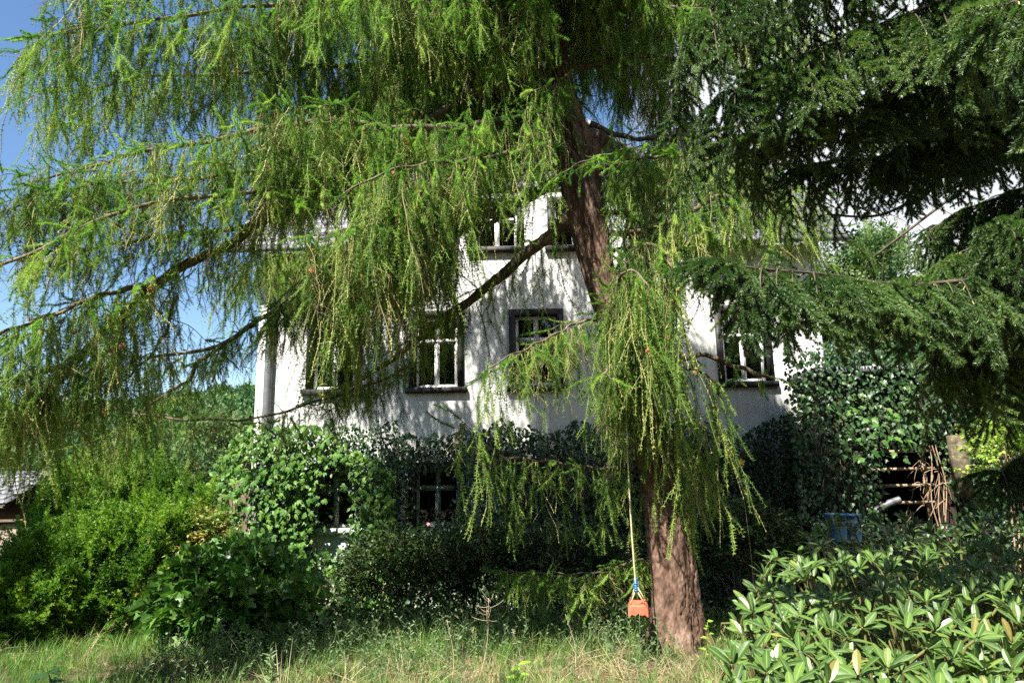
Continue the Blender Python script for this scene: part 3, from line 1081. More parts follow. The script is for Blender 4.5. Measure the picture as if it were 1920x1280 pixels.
# each limb: points (photo x, photo y, metres ahead), start and end radius, strand length, density, length of side twigs
LIMBS = [
    # the long grey limb at the left
    ([(1040, 150, 8), (850, 190, 7.7), (680, 290, 7.4), (510, 395, 7.0), (430, 460, 6.8), (330, 510, 6.5), (260, 565, 6.3), (170, 650, 6.1), (50, 760, 5.8), (-60, 840, 5.6)], .09, .03, (.2, .75), .65, .6),
    # thick dark limb across the house front
    ([(1085, 395, 8), (970, 490, 8.2), (880, 560, 8.5), (800, 625, 8.8), (700, 700, 9.1), (610, 735, 9.3)], .095, .02, (.2, .6), .8, .6, .42),
    ([(1070, 330, 8), (850, 440, 8.4), (700, 490, 8.4), (600, 545, 8.3), (490, 600, 8.1), (400, 655, 7.9), (300, 668, 7.7), (170, 668, 7.5)], .08, .012, (.2, .6), .8, .65, .42),
    ([(480, 610, 8.0), (386, 665, 7.8), (353, 709, 7.7), (296, 752, 7.6), (215, 810, 7.5), (150, 830, 7.4)], .035, .01, (.15, .6), .9, .5),
    ([(170, 735, 7.2), (210, 765, 7.3), (330, 781, 7.5), (480, 786, 7.8), (560, 765, 8.0), (650, 735, 8.2), (760, 690, 8.4)], .010, .016, (.15, .6), .9, .35),
    ([(1225, 885, 8.1), (1170, 875, 8.0), (1100, 878, 7.8), (1000, 862, 7.5), (930, 845, 7.3), (868, 792, 7.0)], .022, .006, (.2, .85), .75, .28),
    ([(1245, 1040, 8.1), (1150, 1062, 8.2), (1050, 1076, 8.2), (950, 1072, 8.0)], .014, .004, (.12, .4), 1.2, .5),
    ([(1065, 428, 8.1), (1000, 470, 8.1), (930, 520, 8.3), (885, 550, 8.4)], .012, .008, (.3, 1.0), .55, .3, .05),
    # upper left
    ([(1032, 60, 8), (900, 20, 7.5), (700, 0, 7.1), (500, 10, 6.7), (300, 40, 6.4), (150, 60, 6.2), (70, 70, 6.0)], .06, .01, (.3, .9), 1.1, .8, .03),
    ([(1042, 110, 8), (850, 110, 7.9), (650, 120, 7.7), (450, 140, 7.5), (250, 150, 7.3), (110, 190, 7.1)], .06, .01, (.3, .9), 1.1, .8, .03),
    ([(1060, 200, 8), (900, 230, 7.5), (760, 240, 7.0), (600, 230, 6.6), (420, 260, 6.3), (240, 290, 6.1), (60, 340, 5.8)], .065, .01, (.3, .9), 1.2, .8, .04),
    ([(1022, -120, 8), (800, -180, 7.3), (550, -190, 6.8), (300, -140, 6.4), (160, -60, 6.2)], .06, .01, (.4, 1.1), .9, .8),
    ([(1010, -300, 8), (850, -330, 8.2), (600, -330, 8.5), (350, -250, 8.7), (200, -120, 8.8)], .06, .01, (.4, 1.1), .9, .9),
    ([(1065, 260, 8), (930, 290, 7.2), (800, 310, 6.6), (720, 325, 6.3), (650, 360, 6.1)], .045, .008, (.4, 1.15), 1.0, .5, .2),
    ([(1075, 300, 8), (900, 350, 8.3), (780, 390, 8.5), (640, 440, 8.6)], .05, .01, (.3, .8), .9, .7, .35),
    ([(1045, 130, 8), (900, 150, 8.6), (700, 190, 9.0), (560, 250, 9.3)], .05, .01, (.4, 1.0), 1.1, .9, .04),
    ([(850, 200, 7.6), (600, 330, 6.6), (400, 370, 6.0), (260, 390, 5.7), (150, 430, 5.5), (60, 470, 5.3), (-60, 520, 5.2)], .045, .012, (.2, .6), .8, .6),
    ([(300, 530, 6.4), (180, 560, 5.9), (60, 600, 5.5), (-60, 650, 5.3)], .03, .01, (.3, .9), 1.2, .55),
    ([(120, 690, 6.0), (60, 700, 5.8), (-40, 720, 5.6)], .03, .01, (.4, .9), 1.2, .5),
    ([(240, 600, 6.4), (150, 720, 6.3), (60, 770, 6.1), (-40, 790, 5.9)], .02, .008, (.35, .8), .9, .4),
    ([(330, 560, 6.5), (300, 640, 6.7), (250, 700, 6.8), (190, 740, 6.8)], .02, .008, (.3, .8), .9, .5),
    ([(640, 290, 6.8), (420, 325, 6.3), (220, 345, 6.0), (80, 370, 5.8), (-60, 420, 5.7)], .03, .01, (.2, .65), 1.0, .6),
    ([(540, 400, 6.9), (380, 440, 6.5), (250, 450, 6.2), (120, 470, 6.0)], .03, .01, (.2, .6), .9, .6),
    ([(1032, -60, 7.7), (990, -20, 7.4), (1010, -12, 7.1)], .015, .006, (.4, 1.1), 1.1, .2),
    ([(1050, 150, 7.7), (1030, 165, 7.4), (1000, 170, 7.2)], .012, .006, (.3, .9), 1.1, .25),
    ([(790, 325, 6.8), (710, 395, 6.4), (650, 425, 6.2), (590, 445, 6.1)], .016, .006, (.5, 1.35), 1.3, .4, .1),
    ([(860, 320, 7.0), (810, 375, 6.7), (750, 400, 6.5)], .016, .006, (.4, 1.1), 1.2, .35, .1),
    # right side
    ([(1140, 440, 7.9), (1210, 428, 7.4), (1290, 403, 7.0), (1350, 370, 6.8), (1480, 355, 6.5)], .035, .02, (.3, .8), .9, .5),
    ([(1055, 130, 8), (1200, 108, 7.8), (1300, 120, 7.6), (1420, 150, 7.4), (1560, 200, 7.2)], .055, .01, (.2, .6), .5, .5),
    ([(1110, 235, 8), (1170, 255, 7.9), (1290, 258, 7.7), (1380, 265, 7.5), (1425, 305, 7.3)], .04, .015, (.25, .6), .45, .5),
    ([(1030, 0, 8), (1150, 10, 7.7), (1300, 20, 7.4), (1480, 60, 7.2)], .05, .01, (.25, .8), .75, .6),
    ([(1020, -160, 8), (1200, -190, 7.8), (1450, -170, 7.7), (1700, -100, 7.7)], .06, .01, (.3, .9), .9, .8),
    ([(1100, 330, 7.9), (1230, 290, 7.3), (1330, 300, 6.9), (1420, 330, 6.7)], .03, .008, (.3, .9), 1.2, .5),
    ([(1300, 293, 7.0), (1190, 276, 6.8), (1100, 300, 6.7), (1042, 338, 6.7)], .012, .004, (.05, .12), .9, .18),
    ([(1120, 380, 8), (1250, 340, 8.2), (1400, 330, 8.4), (1540, 360, 8.6)], .04, .01, (.3, .9), .8, .7),
    ([(1125, 400, 8.0), (1260, 410, 8.2), (1400, 415, 8.4), (1530, 430, 8.5)], .03, .01, (.25, .7), 1.0, .5),
    ([(1120, 470, 8.0), (1200, 465, 8.0), (1270, 470, 7.8), (1320, 490, 7.7)], .03, .01, (.3, .8), 1.0, .35),
    ([(900, 400, 8.2), (760, 470, 8.2), (690, 500, 7.8), (590, 570, 7.6)], .018, .008, (.35, 1.3), 1.5, .4),
    ([(960, 400, 8.3), (860, 440, 8.8), (760, 460, 9.2), (640, 470, 9.5), (520, 480, 9.6), (430, 520, 9.6)], .04, .01, (.3, .8), 1.3, .8, .25),
    ([(700, 480, 8.4), (620, 500, 8.0), (540, 560, 7.6), (500, 600, 7.5)], .02, .008, (.2, .7), 1.1, .5),
    # bright weeping column right of the trunk
    ([(1150, 590, 8), (1170, 510, 7.5), (1205, 462, 7.1), (1240, 470, 6.9), (1265, 510, 6.8)], .035, .012, (.6, 1.75), 1.8, .2),
    ([(1160, 620, 8), (1150, 550, 7.3), (1178, 510, 6.9), (1220, 540, 6.7)], .025, .01, (.5, 1.4), 1.4, .2),
    ([(1170, 660, 8), (1195, 590, 7.6), (1225, 570, 7.4), (1250, 610, 7.2)], .025, .01, (.5, 1.5), 1.1, .15),
    ([(1130, 600, 8), (1065, 612, 7.4), (985, 655, 7.0), (905, 700, 6.8)], .022, .006, (.25, .75), 1.1, .3),
    ([(1195, 710, 8), (1300, 668, 7.8), (1370, 685, 7.7), (1442, 704, 7.6)], .03, .024, (.2, .5), .15, .12),
    ([(1220, 760, 8), (1270, 690, 7.8), (1320, 700, 7.7), (1350, 730, 7.6)], .022, .01, (.7, 1.5), .9, .15),
    ([(1205, 770, 8), (1175, 705, 7.7), (1150, 690, 7.3), (1130, 700, 7.0)], .035, .012, (.3, .75), 1.0, .25),
    ([(1250, 850, 7.9), (1290, 830, 7.8), (1325, 870, 7.7)], .014, .006, (.4, 1.3), 1.4, .12),
    ([(1215, 800, 7.8), (1240, 780, 7.5), (1275, 790, 7.4)], .012, .006, (.4, 1.2), .8, .1),
    ([(1060, 180, 8), (1000, 150, 9.3), (930, 120, 10.8), (880, 100, 11.8)], .05, .01, (.3, .9), 1.0, .9),
    ([(1080, 280, 8), (1150, 330, 9.5), (1230, 370, 11)], .04, .01, (.3, .8), .8, .7),
]

SP, SD, SLn, SK = [], [], [], []       # strand points, directions, lengths, kind
tips = []


def add_strands(P, rngl, n_kind=None, dirs=None):
    n = len(P)
    tl_ = min(.22, .17 / max(rngl[1], .3))       # long strands hang straighter
    d = np.stack([rng.normal(size=n) * tl_, rng.normal(size=n) * tl_, np.full(n, -1.0)], 1) if dirs is None else dirs
    SP.append(P)
    SD.append(d)
    SLn.append((rngl[0] + (rngl[1] - rngl[0]) * rng.random(n) ** 1.9) * (1.25 if n_kind is None else 1))
    SK.append(rng.choice([0, 1, 2, 3, 4, 5, 7], n, p=[.17, .17, .16, .16, .14, .13, .07]) if n_kind is None else np.full(n, n_kind))


# the crown above the picture: boughs all round the stem that shade the house and the ground behind
CROWN = []
for k in range(32):
    h0 = 7.9 + .15 * k
    a = k * 2.39996
    dx, dy = math.cos(a), math.sin(a)
    ln = rng.uniform(3.6, 5.2) * (1.15 - .022 * k)
    if dy < -.1:
        ln *= .42
    elif dy > .2:
        ln *= 1.2
    if dx > .2:
        ln *= .72
    tx = float(np.interp(h0, tp[:, 2], tp[:, 0]))
    CROWN.append(([(tx, 8, h0), (tx + dx * ln * .35, 8 + dy * ln * .35, h0 + .25), (tx + dx * ln * .7, 8 + dy * ln * .7, h0 - .1), (tx + dx * ln, 8 + dy * ln, h0 - .7)], .06, .01, (.4, 1.1), 1.15 if dy > 0 else .9, 1.0))
for pts, r0, r1, sl_, dens, tw, *opt in LIMBS + CROWN:
    P = resample([at(*p) if p[0] > 50 or p[1] > 50 else np.array(p, float) for p in pts], .05)
    P[:, 2] += .02 * np.sin(np.linspace(0, 9, len(P)) + rng.uniform(0, 6)) + .012 * np.sin(np.linspace(0, 40, len(P)))
    P[:, 0] += .015 * np.sin(np.linspace(0, 23, len(P)) + rng.uniform(0, 6))
    n = len(P)
    rr = r0 + (r1 - r0) * np.linspace(0, 1, n) ** .7
    lm = MB().tube(P, rr * (1 + .12 * rng.normal(size=n) * .6), 9)
    limb = obj('limb', lm, M['larch_wood'], larch, smooth=True)
    tw_m = MB()
    tg = unit(np.gradient(P, axis=0))
    side = 1
    s = .35 if n > 40 else .1
    total = n * .05
    first = opt[0] if opt else (.12 if total > 2 else .04)
    s = first * total
    gap_phase = rng.uniform(0, 6)
    while s < total:
        k = min(n - 1, int(s / .05))
        side = -side
        hn = unit(np.cross(tg[k], [0, 0, 1.0])) * side
        frac = s / total
        Lt = tw * rng.uniform(.45, 1.15) * (1 - .45 * frac)
        d = unit(hn * .9 + tg[k] * .55 + np.array([0, 0, rng.uniform(-.15, .35)]))
        w = np.linspace(0, 1, 9)[:, None]
        c = P[k] + d * w * Lt + np.array([0, 0, -1]) * (w ** 2) * Lt * rng.uniform(.25, .6)
        c += np.array([0, 0, .012]) * np.sin(w * 9 + rng.uniform(0, 6))
        tw_m.tube(c, np.linspace(max(.006, rr[k] * .3) if rr[k] > .02 else .005, .0025, 9), 4, cap=False)
        ns = max(1, int(Lt / .047 * dens * (0.55 + .9 * vnoise(np.array(c[4, 0] * 1.1), np.array(c[4, 1] * 1.1 + c[4, 2]), 5))))
        q = np.sort(rng.uniform(.12, 1, ns))
        B = np.stack([np.interp(q, w[:, 0], c[:, a]) for a in range(3)], 1)
        add_strands(B, sl_)
        # young shoots that stand off the twig
        m = max(1, int(ns * .55))
        q = rng.uniform(.3, 1, m)
        B = np.stack([np.interp(q, w[:, 0], c[:, a]) for a in range(3)], 1)
        dd = unit(d + rng.normal(size=(m, 3)) * .55 + np.array([0, 0, -.25]))
        add_strands(B, (.4, 1.0), 6, dd)
        add_strands(c[-1:], (.8, 1.2), 6, unit(c[-1:] - c[-2:-1]))
        tips.append(c[-1])
        s += .115 / max(.5, dens) * rng.uniform(.6, 1.4)
    nl = int(total / .06 * dens)
    kk = rng.integers(int(n * first), n, nl)
    add_strands(P[kk] + rng.normal(size=(nl, 3)) * .01, sl_)
    add_strands(P[-1:], (.8, 1.2), 6, tg[-1:])
    twigs = obj('twigs', tw_m, M['larch_wood'], larch, kind='stuff')
    twigs.parent = limb
    twigs.matrix_parent_inverse = Matrix.Identity(4)
# the sawn stub at the old fork and the end cut of the low stub
sb = MB().tube(resample([at(1092, 320, 8), at(1112, 280, 7.95), at(1134, 252, 7.9)], .03), [.13] * 3 if False else np.linspace(.15, .085, len(resample([at(1092, 320, 8), at(1112, 280, 7.95), at(1134, 252, 7.9)], .03))), 12)
obj('broken_stub', sb, M['bark'], larch, smooth=True)

SP, SD, SLn, SK = np.concatenate(SP), np.concatenate(SD), np.concatenate(SLn), np.concatenate(SK)
# no strand may hang through the ground
SLn = np.minimum(SLn, np.where(SK == 6, 9, np.maximum(.12, SP[:, 2] - gz(SP[:, 0], SP[:, 1]) - .1)))
print('larch strands', len(SP))
protos = [strand('green', 0), strand('green', 1), strand('green', 2), strand('green', 3), strand('bare', 4), strand('bare', 5), strand('shoot', 6), strand('dead', 7)]
thick = np.where(SK == 6, SLn, np.clip(SLn, .6, .95) * rng.uniform(.75, 1.15, len(SLn)))
scl = np.stack([SLn, thick, thick], 1)
rot = euler_from(SD, rng.normal(size=SD.shape))
scatter('needle_foliage', protos, SP, rot, scl, SK, [M['larch'], M['larch_twig'], M['dead_twig']], larch)

# cones
cm = MB()
for k in range(5):
    a = np.linspace(0, 2 * math.pi, 6, endpoint=False) + k * .5
    r0, r1 = .010 * math.sin((k + .6) / 5.4 * math.pi) + .003, .015 * math.sin((k + 1) / 6 * math.pi) + .004
    z0, z1 = .034 - k * .007, .034 - k * .007 - .011
    v = np.concatenate([np.stack([r0 * np.cos(a), r0 * np.sin(a), np.full(6, z0)], 1), np.stack([r1 * np.cos(a + .26), r1 * np.sin(a + .26), np.full(6, z1)], 1)])
    j = np.arange(6)
    cm.add(v, np.concatenate([np.stack([j, 6 + j, (j + 1) % 6], 1)]))
cv, ct, cmi = cm.arrays()
cone_me = mesh_from('larch_cone', cv, ct, M['cone'], cmi)
cand = np.nonzero((SK < 6) & (SLn > .25))[0]
proj = (SP - np.array([0, 0, EYE])) @ CM3
ppx = 960 + proj[:, 0] / -proj[:, 2] * FPX
ppy = 640 - proj[:, 1] / -proj[:, 2] * FPX
wgt = np.full(len(cand), .02)
cx_, cy_ = ppx[cand], ppy[cand]
wgt[(cx_ > 560) & (cx_ < 830) & (cy_ > 200) & (cy_ < 450)] = 1
wgt[(cx_ > 0) & (cx_ < 420) & (cy_ > 380) & (cy_ < 640)] = .8
wgt[(cx_ > 1150) & (cx_ < 1320) & (cy_ > 430) & (cy_ < 700)] = .35
wgt[(cx_ < -20) | (cx_ > 1940) | (cy_ < -30) | (cy_ > 1200)] = 0
near = SP[cand][:, 1] < 7.6
wgt *= np.where(near, 1, .15)
for k in rng.choice(cand, 230, replace=False, p=wgt / wgt.sum()):
    o = bpy.data.objects.new('larch_cone', cone_me)
    COL.objects.link(o)
    o.parent = larch
    o.matrix_parent_inverse = Matrix.Translation(-Vector(larch.location))
    u = random.uniform(.1, .9)
    o.location = SP[k] + unit(SD[k]) * SLn[k] * u + rng.normal(size=3) * .006
    o.rotation_euler = (random.uniform(-.8, .8), random.uniform(-.8, .8), random.uniform(0, 6))
    sc1 = random.uniform(1.0, 1.6)
    o.scale = (sc1, sc1, sc1)


# ------------------------------------------------------------------ spruce
spruce = thing('spruce_tree', 'dark spruce with drooping boughs reaching in from the right edge', 'tree', (5.2, 4.8, 0))
sp_tr = MB().tube(resample([(5.2, 4.8, -.1), (5.2, 4.8, 4), (5.2, 4.8, 9), (5.2, 4.8, 13)], .3), np.linspace(.30, .06, len(resample([(5.2, 4.8, -.1), (5.2, 4.8, 4), (5.2, 4.8, 9), (5.2, 4.8, 13)], .3))), 14)
obj('trunk', sp_tr, M['spruce_wood'], spruce, smooth=True)
BOUGHS = [
    ([(2330, -330, 4.8), (1950, -230, 4.2), (1600, -120, 3.8), (1400, -50, 3.5), (1310, 40, 3.4)], .04, 1.0, .75),
    ([(2330, -160, 4.8), (1950, -60, 4.2), (1650, 50, 3.8), (1470, 120, 3.6), (1360, 175, 3.5)], .04, 1.0, .7),
    ([(2330, -60, 4.8), (2000, 60, 4.5), (1750, 150, 4.3), (1520, 215, 4.1), (1400, 250, 4.0)], .035, 1.0, .65),
    ([(2330, 100, 4.8), (2000, 180, 4.7), (1780, 260, 4.6), (1600, 300, 4.5), (1440, 315, 4.4)], .035, .9, .5),
    ([(2330, 420, 4.8), (2050, 520, 4.0), (1800, 530, 3.5), (1650, 528, 3.3), (1500, 512, 3.1), (1370, 492, 3.0)], .03, 1.5, .28),
    ([(2330, 560, 4.8), (2050, 600, 4.2), (1900, 620, 3.9), (1800, 640, 3.7)], .03, .8, .4),
    ([(2330, 650, 4.8), (2100, 690, 4.4), (1950, 700, 4.1), (1800, 690, 3.9)], .03, .9, .42),
    ([(2330, 300, 4.8), (2100, 330, 5.0), (1900, 360, 5.2), (1760, 420, 5.4)], .035, 1.0, .6),
    ([(2330, 200, 4.8), (2050, 380, 4.2), (1900, 430, 3.9), (1800, 470, 3.8)], .03, 1.0, .5),
    ([(2330, -250, 4.8), (2100, -100, 5.6), (1850, 60, 6.2), (1650, 200, 6.6)], .04, 1.0, .8),
    ([(2330, -400, 4.8), (1900, -400, 4.6), (1500, -330, 4.4), (1250, -200, 4.3)], .04, 1.0, .8),
    ([(2330, 480, 4.8), (2150, 560, 5.4), (1980, 590, 5.8), (1850, 640, 6.2)], .03, 1.0, .6),
    ([(2400, 60, 3.4), (2150, 90, 2.7), (2000, 60, 2.4), (1880, 20, 2.25)], .02, .7, .3),
    ([(2330, 30, 4.8), (2050, 130, 5.2), (1850, 220, 5.4), (1680, 280, 5.5)], .03, 1.0, .7),
    ([(2330, 350, 4.8), (2120, 430, 5.0), (1950, 470, 5.1), (1820, 520, 5.2)], .03, 1.2, .6),
    ([(2330, 520, 4.8), (2150, 560, 4.4), (2000, 570, 4.2), (1860, 560, 4.1)], .03, 1.2, .5),
    ([(2330, 620, 4.8), (2150, 680, 5.0), (2020, 700, 5.2), (1900, 710, 5.3)], .03, 1.0, .35),
    ([(2330, 380, 4.8), (2150, 400, 3.9), (2000, 400, 3.6), (1890, 420, 3.5)], .03, 1.2, .5),
    ([(2330, 760, 4.8), (2150, 800, 4.6), (1980, 830, 4.4), (1880, 880, 4.3)], .025, .8, .4),
]
FP, FD, FN, FS, FK = [], [], [], [], []
UPPER = []
for k in range(16):     # boughs higher on the stem, above the picture
    h0, a = 5.6 + .3 * k, k * 2.39996 + .5
    dx, dy = math.cos(a), math.sin(a)
    ln = 2.7 - .06 * k
    if dx < -.2:
        ln *= .5
    UPPER.append(([(5.2, 4.8, h0), (5.2 + dx * ln * .5, 4.8 + dy * ln * .5, h0 - .05), (5.2 + dx * ln, 4.8 + dy * ln, h0 - .5)], .035, 1.0, .8))
for pts, r0, dens, tw in BOUGHS + UPPER:
    P = resample([at(*p) if abs(p[0]) > 50 else np.array(p, float) for p in pts], .04)
    P[:, 2] += .01 * np.sin(np.linspace(0, 30, len(P)))
    n = len(P)
    tg = unit(np.gradient(P, axis=0))
    rr = np.linspace(r0, .004, n)
    bough = obj('bough', MB().tube(P, rr, 8), M['spruce_wood'], spruce, smooth=True)
    tm = MB()
    total = n * .04
    s = .10 * total
    side = 1
    while s < total:
        k = min(n - 1, int(s / .04))
        side = -side
        frac = s / total
        hn = unit(np.cross(tg[k], [0, 0, 1.0])) * side
        Lt = tw * rng.uniform(.5, 1.1) * (1 - .55 * frac)
        d = unit(hn * .75 + tg[k] * .7 + np.array([0, 0, rng.uniform(-.2, .1)]))
        w = np.linspace(0, 1, 9)[:, None]
        c = P[k] + d * w * Lt - np.array([0, 0, 1]) * w ** 2 * Lt * rng.uniform(.45, 1.0)
        tm.tube(c, np.linspace(.006, .0025, 9), 4, cap=False)
        nf = max(2, int(Lt / .058 * dens))
        q = np.linspace(.08, 1, nf)
        B = np.stack([np.interp(q, w[:, 0], c[:, a]) for a in range(3)], 1)
        cd = unit(np.gradient(c, axis=0))
        ct_ = np.stack([np.interp(q, w[:, 0], cd[:, a]) for a in range(3)], 1)
        sd = np.where(np.arange(nf) % 2, 1, -1)[:, None]
        sv = unit(np.cross(ct_, [0, 0, 1.0])) * sd
        dd = unit(ct_ * .75 + sv * .45 * (q[:, None] < .95) + np.array([0, 0, -.45]) + rng.normal(size=(nf, 3)) * .15)
        FP.append(B)
        FD.append(dd)
        FN.append(np.array([0, 0, 1.0]) + rng.normal(size=(nf, 3)) * .35)
        FS.append(rng.uniform(.65, 1.15, nf) * (1 - .2 * frac))
        s += .07 / dens * rng.uniform(.6, 1.4)
    m = int(total / .05)
    kk = rng.integers(int(n * .3), n, m)
    FP.append(P[kk])
    FD.append(unit(tg[kk] * .7 + rng.normal(size=(m, 3)) * .35 + np.array([0, 0, -.25])))
    FN.append(np.array([0, 0, 1.0]) + rng.normal(size=(m, 3)) * .35)
    FS.append(rng.uniform(.5, .9, m))
    FP.append(P[-1:])
    FD.append(tg[-1:])
    FN.append(np.array([[0, 0, 1.0]]))
    FS.append(np.array([.8]))
    tws = obj('twigs', tm, M['spruce_wood'], spruce, kind='stuff')
    tws.parent = bough
    tws.matrix_parent_inverse = Matrix.Identity(4)
FP, FD, FN, FS = map(np.concatenate, (FP, FD, FN, FS))
print('spruce fronds', len(FP))
sprot = [frond(6, .36, .22, .029, .0044, .30, 1900, up=.6) for _ in range(4)]
scatter('needle_foliage', sprot, FP, euler_from(FD, FN), np.repeat(FS[:, None], 3, 1), rng.integers(0, 4, len(FP)), [M['spruce'], M['spruce_twig']], spruce)
# bare dead branches hanging under the spruce
for pts, r0 in (([(2330, 150, 5.0), (1900, 200, 5.2), (1800, 270, 5.4), (1740, 352, 5.5), (1650, 403, 5.6), (1550, 402, 5.7)], .03),
                ([(2300, 250, 5.0), (1900, 300, 5.1), (1810, 352, 5.2), (1690, 442, 5.3), (1640, 480, 5.4)], .02)):
    P = resample([at(*p) for p in pts], .05)
    bm_ = MB().tube(P, np.linspace(r0, .009, len(P)), 8)
    for k in range(30, len(P), 2):
        d = unit(rng.normal(size=3) + np.array([-.6, -.2, -.2])) * rng.uniform(.1, .45)
        w = np.linspace(0, 1, 6)[:, None]
        bm_.tube(P[k] + d * w + np.array([0, 0, -.1]) * w ** 2, np.linspace(.004, .0015, 6), 4, cap=False)
    obj('bare_bough', bm_, M['spruce_wood'], spruce, label='bare dead bough with stripped twigs')


# ------------------------------------------------------------------ ivy and creeper on the house
def wall_leaves(n, polyf, yoff, s0, s1):
    P = []
    while len(P) < n:
        q = polyf(rng.random((n, 2)))
        P.extend(q)
    return np.array(P[:n])


def ivy_top(X):
    """height where the ivy ends on the house front"""
    base = hz(960, 805) + .35 * (fbm(X * 1.3 + 5, X * 0 + 1, 2) - .5) * 2 + .35 * np.clip(fbm(X * 6 + 5, X * 0 + 4, 12) - .5, 0, 1) * 2
    base = base + np.where(X < hx(640, 800), .10, 0)
    return base + np.clip((X - hx(1400, 800)) / (hx(1540, 700) - hx(1400, 800)), 0, 1) ** 2 * 1.0


def leaf_mes(mb, m):
    v, t, mi = mb.arrays()
    return mesh_from('leaf', v, t, m, mi)


def leaf_parts(parent, meshes, P, t, nr, s):
    """leaves large enough in the picture to be told apart, each an object"""
    for k in range(len(P)):
        x = unit(t[k])
        y = unit(np.cross(nr[k], x))
        z = np.cross(x, y)
        o = bpy.data.objects.new('leaf', meshes[k % len(meshes)])
        COL.objects.link(o)
        o.parent = parent
        o.matrix_parent_inverse = Matrix.Translation(-Vector(parent.location))
        o.matrix_basis = Matrix.Translation(Vector(P[k])) @ Matrix(np.stack([x, y, z], 1).tolist()).to_4x4() @ Matrix.Scale(float(s[k]), 4)


def ivy_mass(name, x0, x1, ztop, zbot, ydepth, count, protos, mats, label, cat, smin, smax, holes=(), yface=HY, kind='stuff', bulge=0.35, parent=None, nparts=0):
    X = rng.uniform(x0, x1, count)
    zt = ztop(X)
    Zt = zbot + (zt - zbot) * rng.random(count)
    lump = fbm(X * .9 + 3, Zt * .9 + 7, 9)
    Y = yface - .04 - bulge * lump * rng.random(count) ** .6 - ydepth * rng.random(count) * .3
    keep = np.ones(count, bool)
    for (a, b, c, d) in holes:
        e = .10 * rng.normal(size=count)
        keep &= ~((X > a + e) & (X < b + e) & (Zt > c + e) & (Zt < d + e))
    P = np.stack([X, Y, Zt], 1)[keep]
    n = len(P)
    nr = np.stack([rng.normal(size=n) * .45, -np.ones(n), .55 + rng.normal(size=n) * .45], 1)
    t = np.stack([rng.normal(size=n) * .7, np.full(n, -.35), np.full(n, -.8)], 1)
    t -= nr * ((t * nr).sum(1) / (nr * nr).sum(1))[:, None]
    s = rng.uniform(smin, smax, n)
    if nparts:
        o_ = np.argsort(Y[keep] - s * 2)
        leaf_parts(parent, [leaf_mes(pb, mats[0]) for pb in protos], P[o_[:nparts]], t[o_[:nparts]], nr[o_[:nparts]], s[o_[:nparts]] * 1.1)
        o_ = o_[nparts:]
        P, t, nr, s, n = P[o_], t[o_], nr[o_], s[o_], len(o_)
    return scatter(name, protos, P, euler_from(t, nr), s, rng.integers(0, len(protos), n), mats, parent, label=label, cat=cat, kind=kind) if parent is None else scatter(name, protos, P, euler_from(t, nr), s, rng.integers(0, len(protos), n), mats, parent)


leafs = [ivy_leaf(), ivy_leaf(), leaf_poly(MB(), np.zeros(3), (1, 0, 0), (0, 0, 1), 1, .8, 0)]
lowholes = [(h[0] - .05, h[1] + .05, h[2] - .05, h[3] + .05) for h, r in zip(hl, rows) if r[3] == 'low'][:2]
lowholes[0] = (lowholes[0][0] + .25, lowholes[0][1], lowholes[0][2] - .28, lowholes[0][3])
lowholes.append((hx(590, 1000), hx(652, 1000), hz(600, 1040), hz(600, 985)))
lowholes.append((hx(575, 1100), hx(640, 1100), hz(600, 1150), hz(600, 1070)))
ivy = thing('ivy', 'dense dark ivy covering the ground floor of the white house', 'ivy', (hx(1000, 1000), HY - .1, -1.2))
ivs = MB()
for k in range(70):
    x = rng.uniform(HX0, HX1)
    if any(h[0] - .2 < x < h[1] + .2 for h in lowholes):
        continue
    zt = float(ivy_top(np.array(x))) - rng.uniform(0, .6)
    z = np.linspace(-1.3, zt, 16)
    ivs.tube(np.stack([x + .12 * np.sin(z * 2 + k) + .06 * np.sin(z * 7 + k), np.full(16, HY - .03), z], 1), np.linspace(.02, .005, 16), 5, cap=False)
obj('stems', ivs, M['vine'], ivy, kind='stuff')
ivy_mass('ivy_leaves', HX0 + .2, HX1 + .1, ivy_top, -1.3, .6, 30000, leafs, [M['ivy']], None, None, .045, .095, lowholes, parent=ivy, bulge=.5)
# glossy creeper on the sunny left corner
cre = thing('creeper', 'sunlit glossy creeper mounded over the left corner of the house', 'creeper', (hx(500, 1000), HY - .5, -1.2))


def cre_top(X):
    e = np.clip((X - hx(408, 900)) / (hx(480, 820) - hx(408, 900)), 0, 1)
    f = np.clip((hx(740, 900) - X) / (hx(740, 900) - hx(600, 900)), 0, 1)
    return hz(500, 930) + (hz(500, 800) - hz(500, 930)) * np.sqrt(e) * (.35 + .65 * f) + .15 * (fbm(X * 3, X * 0 + 2, 6) - .5)


cst = MB()
for k in range(40):
    x = rng.uniform(hx(430, 1000), hx(700, 1000))
    if any(h[0] - .15 < x < h[1] + .15 for h in lowholes):
        continue
    zt = float(cre_top(np.array(x))) - rng.uniform(.1, .8)
    z = np.linspace(-1.3, zt, 14)
    cst.tube(np.stack([x + .1 * np.sin(z * 3 + k), np.full(14, HY - .2), z], 1), np.linspace(.016, .005, 14), 5, cap=False)
obj('stems', cst, M['vine'], cre, kind='stuff')
cl = [creeper_leaf(), creeper_leaf(), leaf_poly(MB(), np.zeros(3), (1, 0, 0), (0, 0, 1), 1.2, .7, 0)]
ivy_mass('creeper_leaves', hx(408, 1000), hx(745, 1000), cre_top, -1.3, .3, 3600, cl, [M['creeper']], None, None, .07, .13, lowholes, yface=HY - .25, parent=cre, bulge=.75, nparts=260)

